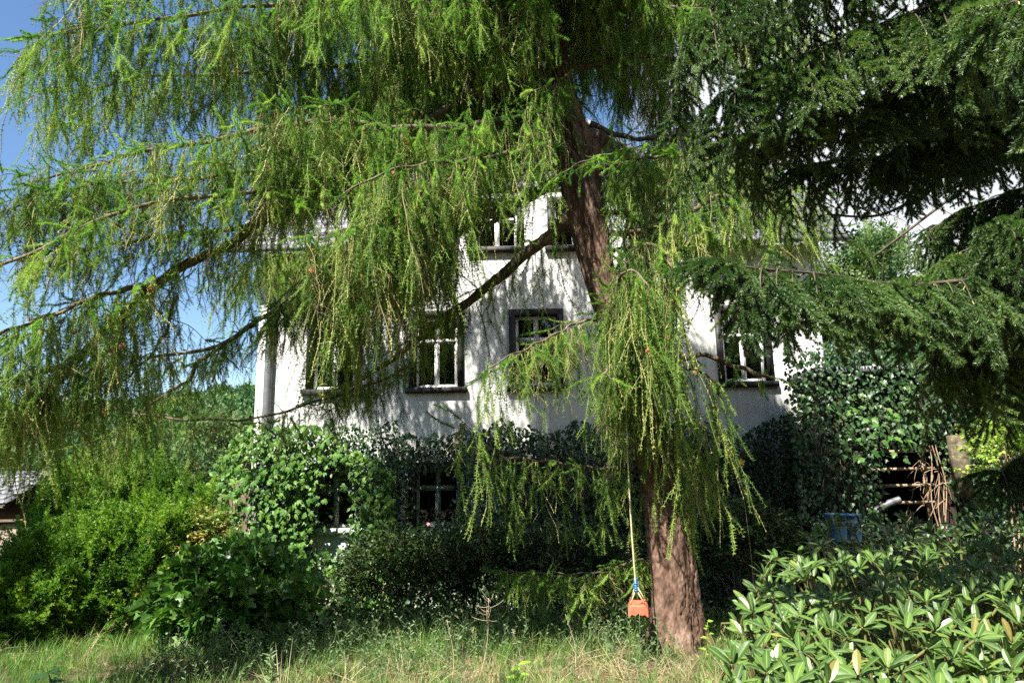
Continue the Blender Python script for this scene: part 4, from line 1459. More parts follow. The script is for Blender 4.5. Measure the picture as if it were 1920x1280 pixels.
# overgrown shed to the right of the house
SY = 13.0
sx0, sx1 = at(1560, 900, SY)[0], at(2150, 900, SY)[0]
shed = thing('shed', 'ivy grown shed with a dark opening right of the house', 'shed', (sx0, SY, -1.2))
oz0, oz1 = at(1700, 985, SY)[2], at(1700, 836, SY)[2]
ox0, ox1 = at(1628, 900, SY)[0], at(1772, 900, SY)[0]
sz = at(1700, 700, SY)[2]
m = MB()
holes_wall(m, sx0, sx1, -1.3, sz, [(ox0, ox1, oz0, oz1)], SY)
m.quad([(sx0, SY + 3, -1.3), (sx0, SY, -1.3), (sx0, SY, sz), (sx0, SY + 3, sz)])
m.quad([(sx1, SY, -1.3), (sx1, SY + 3, -1.3), (sx1, SY + 3, sz), (sx1, SY, sz)])
m.quad([(sx1, SY + 3, -1.3), (sx0, SY + 3, -1.3), (sx0, SY + 3, sz), (sx1, SY + 3, sz)])
obj('wall', m, M['room'], shed)
obj('roof', MB().box((sx0 - .2, SY - .25, sz), (sx1 + .2, SY + 3.2, sz + .12)), M['slate'], shed)
ivy2 = thing('ivy', 'ivy with sunlit pale green sprays climbing over the shed', 'ivy', (sx0, SY - .1, -1.2))
ist = MB()
for k in range(40):
    x = rng.uniform(sx0, sx1)
    if ox0 < x < ox1:
        continue
    z = np.linspace(-1.2, sz, 14)
    ist.tube(np.stack([x + .12 * np.sin(z * 2 + k), np.full(14, SY - .03), z], 1), np.linspace(.018, .006, 14), 5, cap=False)
obj('stems', ist, M['vine'], ivy2, kind='stuff')
top2 = lambda X: sz + .35 + .5 * (fbm(X * 1.2, X * 0, 8) - .5) * 2
ivy_mass('ivy_leaves', at(1480, 900, SY)[0], sx1, top2, -1.2, .5, 15000, leafs, [M['ivy']], None, None, .05, .11, [(ox0 + .05, ox1 - .02, oz0, oz1 - .03)], yface=SY, parent=ivy2, bulge=.55)
# wooden trellis across the opening
trl = thing('trellis', 'weathered horizontal trellis bars across the dark shed opening', 'trellis', (ox0, SY - .12, oz0))
for py in (848, 881, 912, 944):
    a, b = at(1632, py - 1, SY - .12), at(1752, py, SY - .12)
    obj('bar', MB().box((a[0], SY - .14, a[2] - .026), (b[0], SY - .10, a[2] + .026), rz=0), M['wood'], trl)
for px in (1746,):
    a, b = at(px, 985, SY - .08), at(px, 838, SY - .08)
    obj('post', MB().box((a[0] - .03, SY - .098, a[2]), (a[0] + .03, SY - .04, b[2])), M['wood'], trl)
dv = MB()
for k in range(20):
    p0 = at(1735 + rng.normal() * 14, rng.uniform(845, 955), SY - .2)
    d = unit(np.array([rng.normal() * .8, rng.normal() * .25, rng.normal() * .8])) * rng.uniform(.15, .6)
    w = np.linspace(0, 1, 9)[:, None]
    dv.tube(p0 + d * w + np.array([.1, 0, .1]) * np.sin(w * rng.uniform(3, 7)) * rng.uniform(.3, 1) + np.array([0, 0, -.2]) * w ** 2, np.linspace(.007, .0025, 9), 5, cap=False)
for k in range(3):
    z = np.linspace(at(1700, 985, SY)[2], at(1700, 835, SY)[2], 14)
    x = at(1735 + 10 * k, 900, SY)[0]
    dv.tube(np.stack([x + .05 * np.sin(z * 4 + k), np.full(14, SY - .2), z], 1), .011, 6, cap=False)
obj('dry_vine', dv, M['vine'], label='tangled dry brown vine on the end of the trellis', cat='vine')
gp = MB().tube(resample([at(1640, 958, 12.7), at(1665, 944, 12.65), at(1688, 936, 12.6)], .05), .06, 14, cap=False)
a_ = at(1688, 936, 12.6)
obj('grey_pipe', gp, M['slate'], label='grey bent pipe end leaning behind the lowest trellis bar', cat='pipe', smooth=True)
post = MB().box(at(1792, 865, 12.4) + np.array([0, 0, -.6]), at(1812, 815, 12.4) + np.array([0, .18, 0]))
obj('grey_post', post, M['larch_wood'], label='weathered post standing in the shade right of the trellis', cat='post')


def bucket(px, py, Y, w, h):
    p = at(px, py, Y)
    t = thing('plastic_tub', '', 'tub', (p[0], p[1], p[2] - h))
    a = np.linspace(0, 2 * math.pi, 28, endpoint=False)
    sq = lambda r_: np.stack([r_ * np.sign(np.cos(a)) * abs(np.cos(a)) ** .6, r_ * np.sign(np.sin(a)) * abs(np.sin(a)) ** .6], 1)
    rings = [(w * .40, 0), (w * .47, h * .7), (w * .49, h * .93), (w * .53, h * .94), (w * .54, h), (w * .49, h), (w * .42, h * .1)]
    v = np.concatenate([np.concatenate([sq(r_), np.full((28, 1), z)], 1) for r_, z in rings])
    j = np.arange(28)
    q = np.concatenate([np.stack([k * 28 + j, k * 28 + (j + 1) % 28, (k + 1) * 28 + (j + 1) % 28, (k + 1) * 28 + j], 1) for k in range(6)])
    m = MB().add(v + np.array(t.location), np.concatenate([q[:, [0, 1, 2]], q[:, [0, 2, 3]]]))
    obj('body', m, M['tub'], t, smooth=True)
    for s in (-.25, .25):
        hm = MB().box((p[0] + s * w - .03, p[1] - w * .525, p[2] - .055), (p[0] + s * w + .03, p[1] - w * .49, p[2] - .03))
        obj('slot_dark', hm, M['dark_stone'], t)  # solid dark block painted for the shade in the handle hole
    return t


b1 = bucket(1566, 962, 12.0, .30, .45)
tag(b1, 'faded blue plastic tub in the grass, left one of two', 'tub', 'blue tubs by the ivy')
b2 = bucket(1597, 963, 12.15, .25, .45)
tag(b2, 'faded blue plastic tub in the grass, right one nearer the trellis', 'tub', 'blue tubs by the ivy')
# flowers and yellow leaves
for (px, py, Y, m_, nm, lab, sz_) in ((1366, 846, 12.6, 'yellow', 'yellow_leaf', 'larger yellow leaf hanging in the dark ivy right of the trunk', .09),
                                     (1390, 866, 12.6, 'yellow', 'yellow_leaf', 'smaller narrow yellow leaf lower in the dark ivy', .07),
                                     (803, 982, 13.2, 'pink', 'pink_flower', 'small pink flower below the ivy framed window', .035)):
    p = at(px, py, Y)
    m = MB()
    for k in range(5):
        a = k * 1.257 + .4
        leaf_poly(m, p, (math.cos(a), -.35, math.sin(a)), (0, -1, .2), sz_, sz_ * .8, 0)
    obj(nm, m, M[m_], label=lab, cat='flower' if m_ == 'pink' else 'leaf')

# ------------------------------------------------------------------ left: outbuilding roof, hedge, golden vine, bush
ob_ = thing('outbuilding', 'grey slate roofed outbuilding behind the hedge at the left edge', 'building', tuple(at(20, 960, 14)))
ra, rb = at(-330, 886, 15.5), at(104, 885, 15.5)
ea, eb = at(-330, 1010, 13.0), at(60, 1010, 13.0)
ea[2] = eb[2] = at(0, 1000, 13.0)[2]
ea[0], eb[0] = ra[0], rb[0]
ra[2] = rb[2]
m = MB().quad([ea, eb, rb, ra])
m.quad([rb, ra, ra + np.array([0, 2.5, -1.1]), rb + np.array([0, 2.5, -1.1])])
obj('roof_deck', m, M['room'], ob_)
m = MB().box((ea[0], 13.3, -1.3), (eb[0] - .2, 17.6, ea[2] - .02))
obj('wall', m, M['stone'], ob_)
sl1 = MB().box((-.145, -.19, 0), (.145, .19, .014)).arrays()
sl_me = mesh_from('slate', sl1[0], sl1[1], M['slate'], sl1[2])
dirv = rb - eb
ln_ = np.linalg.norm(dirv)
pit = math.asin(dirv[2] / ln_)
nr_ = int(ln_ / .21)
for r_ in range(nr_):
    for c_ in range(16):
        x = eb[0] - .13 - c_ * .30 - (.15 if r_ % 2 else 0)
        p = np.array([x, eb[1], eb[2]]) + dirv * ((r_ + .5) / nr_) + np.array([0, 0, .012])
        o = bpy.data.objects.new('slate', sl_me)
        COL.objects.link(o)
        o.parent = ob_
        o.matrix_parent_inverse = Matrix.Translation(-Vector(ob_.location))
        o.location = p
        o.rotation_euler = (pit - R(3.5 + random.random()), R(random.uniform(-.8, .8)), R(random.uniform(-1, 1)))

HOLDER = {}


def mound(name, label, cat, center, radii, count, protos, mats, smin, smax, up=.4, shell=.55, stem=M['vine'], flat=.0, nstem=14, lump=.25, seed=1, foliage_name='leaves'):
    """a bush: stems from the ground and sprays through the outer part of its body"""
    c, r_ = np.array(center, float), np.array(radii, float)
    t = thing(name, label, cat, (c[0], c[1], float(gz(c[0], c[1]))))
    d = unit(rng.normal(size=(count, 3)))
    d[:, 2] = np.where(d[:, 2] < -.35, -d[:, 2] * .6, d[:, 2])
    rad = shell + (1 - shell) * rng.random(count) ** .6
    lum = 1 + lump * (fbm(d[:, 0] * 2.2 + seed, d[:, 2] * 2.2 + d[:, 1] + seed, seed) - .5) * 2
    P = c + d * r_ * (rad * lum)[:, None]
    P[:, 2] = np.maximum(P[:, 2], gz(P[:, 0], P[:, 1]) + .05)
    dr = unit(d / r_ * r_.mean() + np.array([0, 0, up]) + rng.normal(size=(count, 3)) * .3)
    n = np.array([0, 0, 1.0]) + rng.normal(size=(count, 3)) * .4 + d * .5
    scatter(foliage_name, protos, P, euler_from(dr, n), rng.uniform(smin, smax, count), rng.integers(0, len(protos), count), mats, t)
    sm = MB()
    for k in range(nstem):
        e = c + unit(rng.normal(size=3) + np.array([0, 0, .6])) * r_ * .75
        b = np.array([c[0] + rng.normal() * r_[0] * .25, c[1] + rng.normal() * r_[1] * .25, 0])
        b[2] = gz(b[0], b[1]) - .05
        sm.tube(resample([b, (b + e) / 2 + np.array([0, 0, .15]), e], .12), .012, 5, cap=False)
    obj('stems', sm, stem, t, kind='stuff')
    return t


hedge_p = [frond(8, .24, .10, .028, .0062, .08, 420, up=.5) for _ in range(4)]
hedge = thing('hedge', 'big bright green yew hedge below the hanging larch at the left', 'hedge', (-6.5, 10.2, -.3))
hp, hd = [], []
# a row of overlapping bodies, tops following the photo outline
for (px, pt, Y, rx) in ((-60, 1100, 9.4, 1.0), (60, 1050, 9.6, .8), (190, 900, 10.3, .62), (235, 868, 10.4, .9), (300, 885, 10.3, .75), (350, 935, 10.0, .6), (30, 1085, 9.0, .9), (170, 1000, 9.5, .7), (300, 960, 9.7, .7)):
    top = at(px, pt, Y)
    cz = gz(top[0], Y)
    c = np.array([top[0], Y, (top[2] + cz) / 2 - .05])
    r_ = np.array([rx, .95, (top[2] - cz) / 2 * 1.08])
    n = int(1050 * rx)
    d = unit(rng.normal(size=(n, 3)))
    d[:, 1] = -abs(d[:, 1]) * .9 - .0 * d[:, 1]
    d = unit(d)
    lum = 1 + .32 * (fbm(d[:, 0] * 2.5 + px * .1, d[:, 2] * 2.5 + d[:, 1], 5) - .5) * 2
    rad = .72 + .28 * rng.random(n)
    hp.append(c + np.sign(d) * abs(d) ** .75 * r_ * (rad * lum)[:, None])
    hd.append(unit(d * np.array([.8, .8, 1]) + np.array([0, 0, .6 + .5 * (px > 100)]) + rng.normal(size=(n, 3)) * .35))
hp, hd = np.concatenate(hp), np.concatenate(hd)
hp[:, 2] = np.maximum(hp[:, 2], gz(hp[:, 0], hp[:, 1]) + .06)
hn_ = np.array([0, -.6, .8]) + rng.normal(size=hp.shape) * .4
scatter('hedge_sprays', hedge_p, hp, euler_from(hd, hn_), rng.uniform(.8, 1.5, len(hp)) * np.where(hd[:, 2] > .75, 1.25, 1), rng.integers(0, 4, len(hp)), [M['yew'], M['hedge_tip']], hedge)
hb = MB()
for k in range(40):
    b = np.array([rng.uniform(-8.5, -4.2), rng.uniform(9.6, 10.6), 0])
    b[2] = gz(b[0], b[1])
    e = b + np.array([rng.normal() * .4, rng.normal() * .3, rng.uniform(.8, 1.7)])
    hb.tube(resample([b, (b + e) / 2 + rng.normal(size=3) * .08, e], .15), .018, 5, cap=False)
obj('stems', hb, M['spruce_wood'], hedge, kind='stuff')

gs = [leafy_sprig(9, .28, .055, .7, 0, k) for k in range(3)]
gp_ = at(372, 1000, 10.2)
mound('golden_vine', 'yellowing brown tinged vine between the hedge and the creeper', 'vine', (at(372, 1000, 9.5)[0], 9.5, .15), (.42, .5, 1.35), 1200, gs, [M['golden'], M['vine']], .7, 1.2, .1, .6, seed=4, foliage_name='vine_leaves')
bs = [leafy_sprig(8, .36, .16, .8, 1, k) for k in range(3)]
bp = at(450, 1130, 8.6)
lbush = mound('leafy_bush', 'dark lobed leaf bush spreading in front of the creeper', 'bush', (bp[0] - .2, 8.9, .16), (.78, .75, .60), 620, bs, [M['bush_lit'], M['vine']], .7, 1.15, .4, .6, seed=7, foliage_name='bush_leaves')
n = 170
d = unit(rng.normal(size=(n, 3)) + np.array([0, -1.0, .5]))
P = np.array([bp[0] - .2, 8.9, .16]) + d * np.array([.78, .75, .60]) * rng.uniform(.98, 1.12, (n, 1))
P[:, 2] = np.maximum(P[:, 2], gz(P[:, 0], P[:, 1]) + .08)
nr_b = d * .6 + np.array([0, -.3, .9]) + rng.normal(size=(n, 3)) * .3
tb = d * np.array([1, 1, .2]) + rng.normal(size=(n, 3)) * .5 + np.array([0, 0, -.3])
tb -= nr_b * ((tb * nr_b).sum(1) / (nr_b * nr_b).sum(1))[:, None]
leaf_parts(lbush, [leaf_mes(leaf_poly(MB(), np.zeros(3), (1, 0, 0), (0, 0, 1), 1, .95, 1), M['bush_lit']) for _ in range(3)], P, tb, nr_b, rng.uniform(.12, .21, n))
# pale sunlit sprays hanging over the shed opening
n = 48
pq = [(rng.uniform(1570, 1720), rng.uniform(760, 862)) for _ in range(n)]
P = np.array([at(a_, b_, 12.35 - .15 * rng.random()) for a_, b_ in pq])
nr_b = np.array([0, -.7, .7]) + rng.normal(size=(n, 3)) * .3
tb = rng.normal(size=(n, 3)) * .5 + np.array([.3, 0, -.6])
tb -= nr_b * ((tb * nr_b).sum(1) / (nr_b * nr_b).sum(1))[:, None]
leaf_parts(ivy2, [leaf_mes(leaf_poly(MB(), np.zeros(3), (1, 0, 0), (0, 0, 1), 1, .85, 1), M['bush_lit'])], P, tb, nr_b, rng.uniform(.10, .17, n))
# low shrubs and nettles along the shaded foot of the house
us = [leafy_sprig(10, .30, .075, .55, 0, k) for k in range(3)]
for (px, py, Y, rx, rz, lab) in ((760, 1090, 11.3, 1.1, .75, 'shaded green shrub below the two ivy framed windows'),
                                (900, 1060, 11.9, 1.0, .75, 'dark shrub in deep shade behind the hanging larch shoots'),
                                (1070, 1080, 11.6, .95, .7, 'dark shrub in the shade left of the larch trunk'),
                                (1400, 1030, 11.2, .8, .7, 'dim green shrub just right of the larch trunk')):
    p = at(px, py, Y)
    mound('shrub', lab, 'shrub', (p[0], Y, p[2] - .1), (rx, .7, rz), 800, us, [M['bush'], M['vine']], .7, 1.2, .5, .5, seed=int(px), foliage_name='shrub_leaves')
yb = at(1885, 850, 9.5)
mound('yellow_bush', 'yellow green sunlit bush at the right edge under the spruce', 'bush', (yb[0] + .35, 9.5, yb[2] - .1), (.75, .6, .55), 420, gs, [M['lime'], M['vine']], .7, 1.2, .3, .5, seed=21, foliage_name='bush_leaves')


# ------------------------------------------------------------------ grass
def ground_pts(n, x0, x1, y0, y1, f=None):
    X, Y = rng.uniform(x0, x1, n), rng.uniform(y0, y1, n)
    if f is not None:
        k = rng.random(n) < f(X, Y)
        X, Y = X[k], Y[k]
    return np.stack([X, Y, gz(X, Y) - .01], 1)


P = ground_pts(13000, -8, 6.5, 5.4, 12.8, lambda X, Y: np.clip(.35 + 1.3 * (fbm(X * .8, Y * .8, 12) - .3), .1, 1))
bare = (np.hypot((P[:, 0] - 1.0) / 2.2, (P[:, 1] - 6.6) / .9) < 1)
P = P[~bare | (rng.random(len(P)) < .5)]
up = np.array([0, 0, 1.0]) + rng.normal(size=P.shape) * .12
gp3 = [grass_tuft(22, .34, .09, .0032, .8), grass_tuft(20, .26, .08, .003, 1.0), grass_tuft(16, .46, .07, .003, .7), grass_tuft(12, .5, .06, .0026, .5, True)]
sclg = rng.uniform(.35, .85, len(P)) * (.75 + .7 * fbm(P[:, 0] * .9, P[:, 1] * .9, 15))
scatter('grass', gp3, P, euler_from(up, rng.normal(size=P.shape)), sclg, rng.choice(4, len(P), p=[.46, .34, .19, .01]), [M['grass'], M['straw']], label='long unmown green grass below the larch and hedge', cat='grass')
P = ground_pts(3400, -6, 4.5, 5.4, 9.0, lambda X, Y: np.clip(1.6 * (fbm(X * 1.1 + 4, Y * 1.1, 22) - .42) + .9 * np.exp(-((X - .6) / 2.0) ** 2 - ((Y - 6.6) / .6) ** 2), .02, 1))
up = np.array([0, 0, 1.0]) + rng.normal(size=P.shape) * .35
st3 = [grass_tuft(12, .22, .09, .0026, 1.3), grass_tuft(9, .4, .05, .0022, .6, True)]
scatter('dry_grass', st3, P, euler_from(up, rng.normal(size=P.shape)), rng.uniform(.5, 1.1, len(P)), rng.choice(2, len(P), p=[.94, .06]), [M['straw'], M['straw']], label='dry straw coloured grass in the sunny foreground strip', cat='grass')
ws = [leafy_sprig(14, .3, .035, .35, 0, k) for k in range(3)]
P = ground_pts(1500, -3.6, 1.6, 6.3, 9.2, lambda X, Y: np.clip(2.2 * (fbm(X * .9 + 2, Y * .9 + 5, 31) - .38), 0, 1))
up = np.array([0, 0, 1.0]) + rng.normal(size=P.shape) * .25
scatter('weeds', ws, P, euler_from(up, rng.normal(size=P.shape)), rng.uniform(.7, 1.4, len(P)), rng.integers(0, 3, len(P)), [M['weed'], M['weed']], label='pale feathery weeds mixed into the grass', cat='weeds')
P = ground_pts(2600, -4.5, 7, 9.0, 13.2)
up = np.array([0, 0, 1.0]) + rng.normal(size=P.shape) * .3
scatter('ground_cover', us, P, euler_from(up, rng.normal(size=P.shape)), rng.uniform(.7, 1.5, len(P)), rng.integers(0, 3, len(P)), [M['bush'], M['vine']], label='leafy ground cover in the shade at the foot of the house', cat='ground cover')


# ------------------------------------------------------------------ single plants
def stalk(px, py0, py1, Y, lab, lean=0.0, top=False):
    a = at(px, py0, Y)
    a[2] = gz(a[0], Y)
    b = at(px + lean, py1, Y)
    w = np.linspace(0, 1, 12)[:, None]
    c = a + (b - a) * w + np.array([.03, .02, 0]) * np.sin(w * 4)
    m = MB().tube(c, np.linspace(.005, .002, 12), 5)
    if top:
        for k in range(16):
            s = rng.uniform(.7, 1)
            p = a + (b - a) * s
            d = unit(rng.normal(size=3) + np.array([0, 0, .3])) * rng.uniform(.05, .16)
            w2 = np.linspace(0, 1, 5)[:, None]
            m.tube(p + d * w2 + np.array([0, 0, .04]) * w2 ** 2, .0018, 4, cap=False)
    else:
        for k in range(6):
            p = a + (b - a) * rng.uniform(.5, 1)
            m.tube(np.array([p, p + unit(rng.normal(size=3)) * .04]), .002, 4, cap=False)
    obj('dry_stalk', m, M['dry'], label=lab, cat='dry stalk', group='dry stalks in the grass')


stalk(895, 1280, 1120, 6.7, 'dry stalk with a twiggy branched head left of the swing', 26, True)
stalk(845, 1290, 1160, 6.6, 'thin straight dry stalk left of the branched one', -2)
stalk(792, 1290, 1235, 6.4, 'short pale stub of a stalk at the bottom edge', 0)
stalk(972, 1260, 1180, 6.9, 'short brown stalk just behind the lime green sapling', -6)
stalk(1078, 1240, 1150, 7.2, 'leaning brown stalk in the shade left of the swing', -14)
stalk(1408, 1080, 905, 8.6, 'tall bare reddish stalk right of the larch trunk', -14)
stalk(455, 1240, 1180, 7.4, 'thin leaning stalk before the leafy bush', -30)


def leafy_plant(name, lab, cat, px, py0, py1, Y, mats, nleaf, lf, wd, lobes, lean=0, upness=.5, group=None, stem=None, prof=None):
    a = at(px, py0, Y)
    a[2] = gz(a[0], Y)
    b = at(px + lean, py1, Y)
    t = thing(name, lab, cat, tuple(a), group)
    w = np.linspace(0, 1, 10)[:, None]
    c = a + (b - a) * w + np.array([.015, .01, 0]) * np.sin(w * 4)
    obj('stem', MB().tube(c, np.linspace(.007, .003, 10), 5), stem or mats, t)
    for i in range(nleaf):
        s = .15 + .85 * i / max(1, nleaf - 1)
        an = i * 2.4
        p = a + (b - a) * s
        f = prof(s) if prof else 1.0
        m = MB()
        leaf_poly(m, p, (math.cos(an), math.sin(an), upness), (0, -.3, 1), lf * f * rng.uniform(.8, 1.1), lf * wd * f, lobes)
        obj('leaf', m, mats, t)


for px, top, lab in ((1176, 1165, 'hairy pale weed stem, leftmost of the three below the swing'), (1195, 1148, 'hairy pale weed stem, middle one below the swing'), (1228, 1140, 'hairy pale weed stem, tallest and nearest the trunk')):
    leafy_plant('weed_stem', lab, 'weed', px, 1260, top, 6.9, M['weed'], 12, .09, .22, 0, 6, .7, 'pale weed stems below the swing', prof=lambda s: 1.2 - .8 * s)
leafy_plant('sapling', 'bright lime green sapling at the bottom centre in the sun', 'sapling', 972, 1280, 1246, 6.3, M['lime'], 9, .12, .45, 0, 0, .35)
leafy_plant('thistle', 'pale spiny thistle like plant at the bottom left of centre', 'thistle', 508, 1290, 1225, 6.3, M['weed'], 14, .13, .36, 1, 0, .8, prof=lambda s: 1.2 - .6 * s)
leafy_plant('sapling', 'dark lobed leaf sapling standing in the sunny grass at lower left', 'sapling', 100, 1290, 1245, 6.2, M['bush'], 7, .16, .8, 1, -10, .15)
leafy_plant('sapling', 'small light green herb growing against the trunk foot', 'sapling', 1322, 1230, 1165, 7.4, M['lime'], 9, .08, .7, 1, 6, .3)


# ------------------------------------------------------------------ rhododendron
rh = thing('rhododendron', 'big rhododendron bush with glossy leaf rosettes at the lower right', 'shrub', (2.6, 3.6, 0))


def rhodo_leaf(seed):
    r2 = np.random.default_rng(seed)
    u = np.array([0, .10, .28, .5, .72, .9, 1.0])
    wd = np.array([.05, .10, .20, .26, .245, .14, .0]) * .62
    dr = .10 + .10 * r2.random()
    mid = np.stack([u, 0 * u, -dr * u ** 2], 1)
    L_ = mid + np.stack([0 * u, wd, .22 * wd], 1)
    Rr_ = mid + np.stack([0 * u, -wd, .22 * wd], 1)
    m2 = .13
    Lm = mid * (1 - m2) + L_ * m2
    Rm = mid * (1 - m2) + Rr_ * m2
    v = np.concatenate([L_, Lm, mid + np.array([0, 0, -.004]), Rm, Rr_])
    n = len(u)
    t = []
    for c in range(4):
        for i in range(n - 1):
            a, b = c * n + i, (c + 1) * n + i
            t += [(a, b, b + 1), (a, b + 1, a + 1)]
    rib = np.concatenate([np.zeros(n), np.full(n, .15), np.ones(n), np.full(n, .15), np.zeros(n)])
    return v, np.array(t), rib


def leaf_mesh(name, v, t, rib, shade=None):
    me = mesh_from(name, v, t, M['rhodo'], np.zeros(len(t), int), True)
    a = me.attributes.new('rib', 'FLOAT', 'POINT')
    a.data.foreach_set('value', rib.astype(np.float32))
    a = me.attributes.new('shade', 'FLOAT', 'POINT')
    a.data.foreach_set('value', (np.zeros(len(v)) if shade is None else shade).astype(np.float32))
    return me


lv = [rhodo_leaf(s) for s in range(4)]
lmesh = [leaf_mesh('leaf', *x) for x in lv]
# rosette centres: a mounded surface seen from above; photo x, photo y, distance
ros = []
tries = 0


def rh_surf(px, py):
    """distance of the bush surface along a line of sight"""
    return np.interp(py, [960, 1060, 1150, 1280, 1340], [5.6, 4.3, 3.45, 2.65, 2.4])


while len(ros) < 230 and tries < 9000:
    tries += 1
    px, py = rng.uniform(1300, 2000), rng.uniform(970, 1345)
    edge = np.interp(py, [970, 1000, 1060, 1100, 1180, 1280, 1345], [1560, 1480, 1420, 1385, 1385, 1345, 1310])
    edge += 22 + 12 * math.sin(py * .07)
    if px < edge:
        continue
    Y = rh_surf(px, py) + rng.normal() * .1
    p = at(px, py, Y)
    if all(np.linalg.norm(p - q_) > .105 for q_ in ros):
        ros.append(p)
# a second, lower layer
low = [p + np.array([rng.normal() * .1, .12 + rng.normal() * .1, -.16 - .14 * rng.random()]) for p in ros]
LV = []
stm = MB()
for li, p in [(0, p) for p in ros] + [(1, p) for p in low]:
    axis = unit(np.array([rng.normal() * .28, -.28 + rng.normal() * .25, 1.0]))
    nl = rng.integers(7, 11) if li == 0 else rng.integers(5, 8)
    tilt0 = rng.uniform(.25, .9)
    for k in range(nl):
        a = k * 2.3999 + rng.normal() * .2
        inner = k / nl
        el = tilt0 - .35 + .75 * inner + rng.normal() * .12     # inner leaves stand up, outer ones lie down
        u0 = unit(np.cross(axis, [1, 0, 0.2]))
        v0 = np.cross(axis, u0)
        hd_ = u0 * math.cos(a) + v0 * math.sin(a)
        t = unit(hd_ * math.cos(el) + axis * math.sin(el))
        nr = unit(axis * math.cos(el) - hd_ * math.sin(el) + rng.normal(size=3) * .1)
        LV.append((p + hd_ * .008 - axis * .02 * (1 - inner), t, nr, rng.uniform(.078, .122) * (1.0 - .22 * inner)))
    b = p - axis * .16 + rng.normal(size=3) * .03
    g = np.array([p[0] * .6 + 2.6 * .4, p[1] * .6 + 3.9 * .4, 0.0])
    stm.tube(resample([g, (g * .5 + b * .5) + np.array([0, 0, -.05]), b, p - axis * .01], .05), .0065, 6, cap=False)
obj('stems', stm, M['rhodo_stem'], rh, smooth=True, kind='stuff')
vis = []
for q_ in LV:
    d = (q_[0] - np.array([0, 0, EYE])) @ CM3
    px, py = 960 + d[0] / -d[2] * FPX, 640 - d[1] / -d[2] * FPX
    inside = 0 < px < 1930 and py < 1290
    vis.append(q_[3] / -d[2] if inside else 0)
order = np.argsort(vis)[::-1]
n_top = sum(1 for p in ros)
rest_v, rest_t, rest_rib, rest_sh, off = [], [], [], [], 0
front = set(order[:300].tolist())
for k, (p, t, nr, ln) in enumerate(LV):
    s = unit(np.cross(nr, t))
    nz = np.cross(t, s)
    B = np.stack([t, s, nz], 1)
    if k in front:
        o = bpy.data.objects.new('leaf', lmesh[k % 4])
        COL.objects.link(o)
        o.parent = rh
        o.matrix_parent_inverse = Matrix.Translation(-Vector(rh.location))
        m4 = Matrix(B.tolist()).to_4x4()
        o.matrix_basis = Matrix.Translation(Vector(p)) @ m4 @ Matrix.Scale(ln, 4)
    else:
        v, tt, rib = lv[k % 4]
        rest_v.append((v * ln) @ B.T + p)
        rest_t.append(tt + off)
        rest_rib.append(rib)
        rest_sh.append(np.full(len(v), rng.random()))
        off += len(v)
lo = bpy.data.objects.new('leaves', leaf_mesh('leaves', np.concatenate(rest_v), np.concatenate(rest_t), np.concatenate(rest_rib), np.concatenate(rest_sh)))
COL.objects.link(lo)
lo.parent = rh
lo.matrix_parent_inverse = Matrix.Translation(-Vector(rh.location))
tag(lo, kind='stuff')
print('rhodo leaves', len(LV), 'rosettes', len(ros))

# ------------------------------------------------------------------ swing
sw_p = at(1196, 1130, 7.55)
sw = thing('swing', 'red plastic child swing hanging on two ropes beside the trunk', 'swing', tuple(sw_p))
ax_ = unit(np.array([.17, 1, 0]))          # long axis of the seat, nearly along the view
sd_ = np.array([ax_[1], -ax_[0], 0])
u = np.linspace(-1, 1, 15)
hw2, hl2 = .105, .19
prof = [(x * hw2, .018 * x * x - .055 * max(0, (abs(x) - .72) / .28) ** 1.5) for x in u]
m = MB()
rings = []
for y in np.linspace(-1, 1, 9):
    lip = -.028 * max(0, (abs(y) - .8) / .2) ** 1.5
    rings.append([sw_p + sd_ * x * (1 - .06 * y * y) + ax_ * y * hl2 + np.array([0, 0, z + lip + .012 * y * y]) for x, z in prof])
rt_ = np.array(rings)
bt_ = rt_ - np.array([0, 0, .016])
n1, n2 = rt_.shape[:2]
v = np.concatenate([rt_.reshape(-1, 3), bt_.reshape(-1, 3)])
t = []
K = n1 * n2
for a in range(n1 - 1):
    for b in range(n2 - 1):
        i0 = a * n2 + b
        t += [(i0, i0 + n2, i0 + n2 + 1), (i0, i0 + n2 + 1, i0 + 1), (K + i0, K + i0 + n2 + 1, K + i0 + n2), (K + i0, K + i0 + 1, K + i0 + n2 + 1)]
edge_ = [b for b in range(n2)] + [a * n2 + n2 - 1 for a in range(1, n1)] + [(n1 - 1) * n2 + b for b in range(n2 - 2, -1, -1)] + [a * n2 for a in range(n1 - 2, 0, -1)]
for a, b in zip(edge_, edge_[1:] + edge_[:1]):
    t += [(a, b, K + b), (a, K + b, K + a)]
m.add(v, t)
# moulded front and back aprons whose lower edge is notched
for e_ in (-1, 1):
    xx = np.linspace(-1, 1, 21)
    lowz = -.062 - .018 * np.abs(np.sin(xx * 4.7)) - .02 * xx ** 2
    for y, fl in ((hl2 * 1.0 - .010, 1), (hl2 * 1.0 + .006, -1)):
        tpz = np.array([np.interp(x, u, [p_[1] for p_ in prof]) for x in xx]) - .006
        top_ = np.array([sw_p + sd_ * x * hw2 * .95 + ax_ * e_ * y + np.array([0, 0, z]) for x, z in zip(xx, tpz)])
        bot_ = np.array([sw_p + sd_ * x * hw2 * .92 + ax_ * e_ * (y + .012) + np.array([0, 0, z]) for x, z in zip(xx, lowz)])
        j = np.arange(20)
        m.add(np.concatenate([top_, bot_]), np.concatenate([np.stack([j, j + 1, j + 22], 1), np.stack([j, j + 22, j + 21], 1)]))
obj('seat', m, M['seat'], sw)
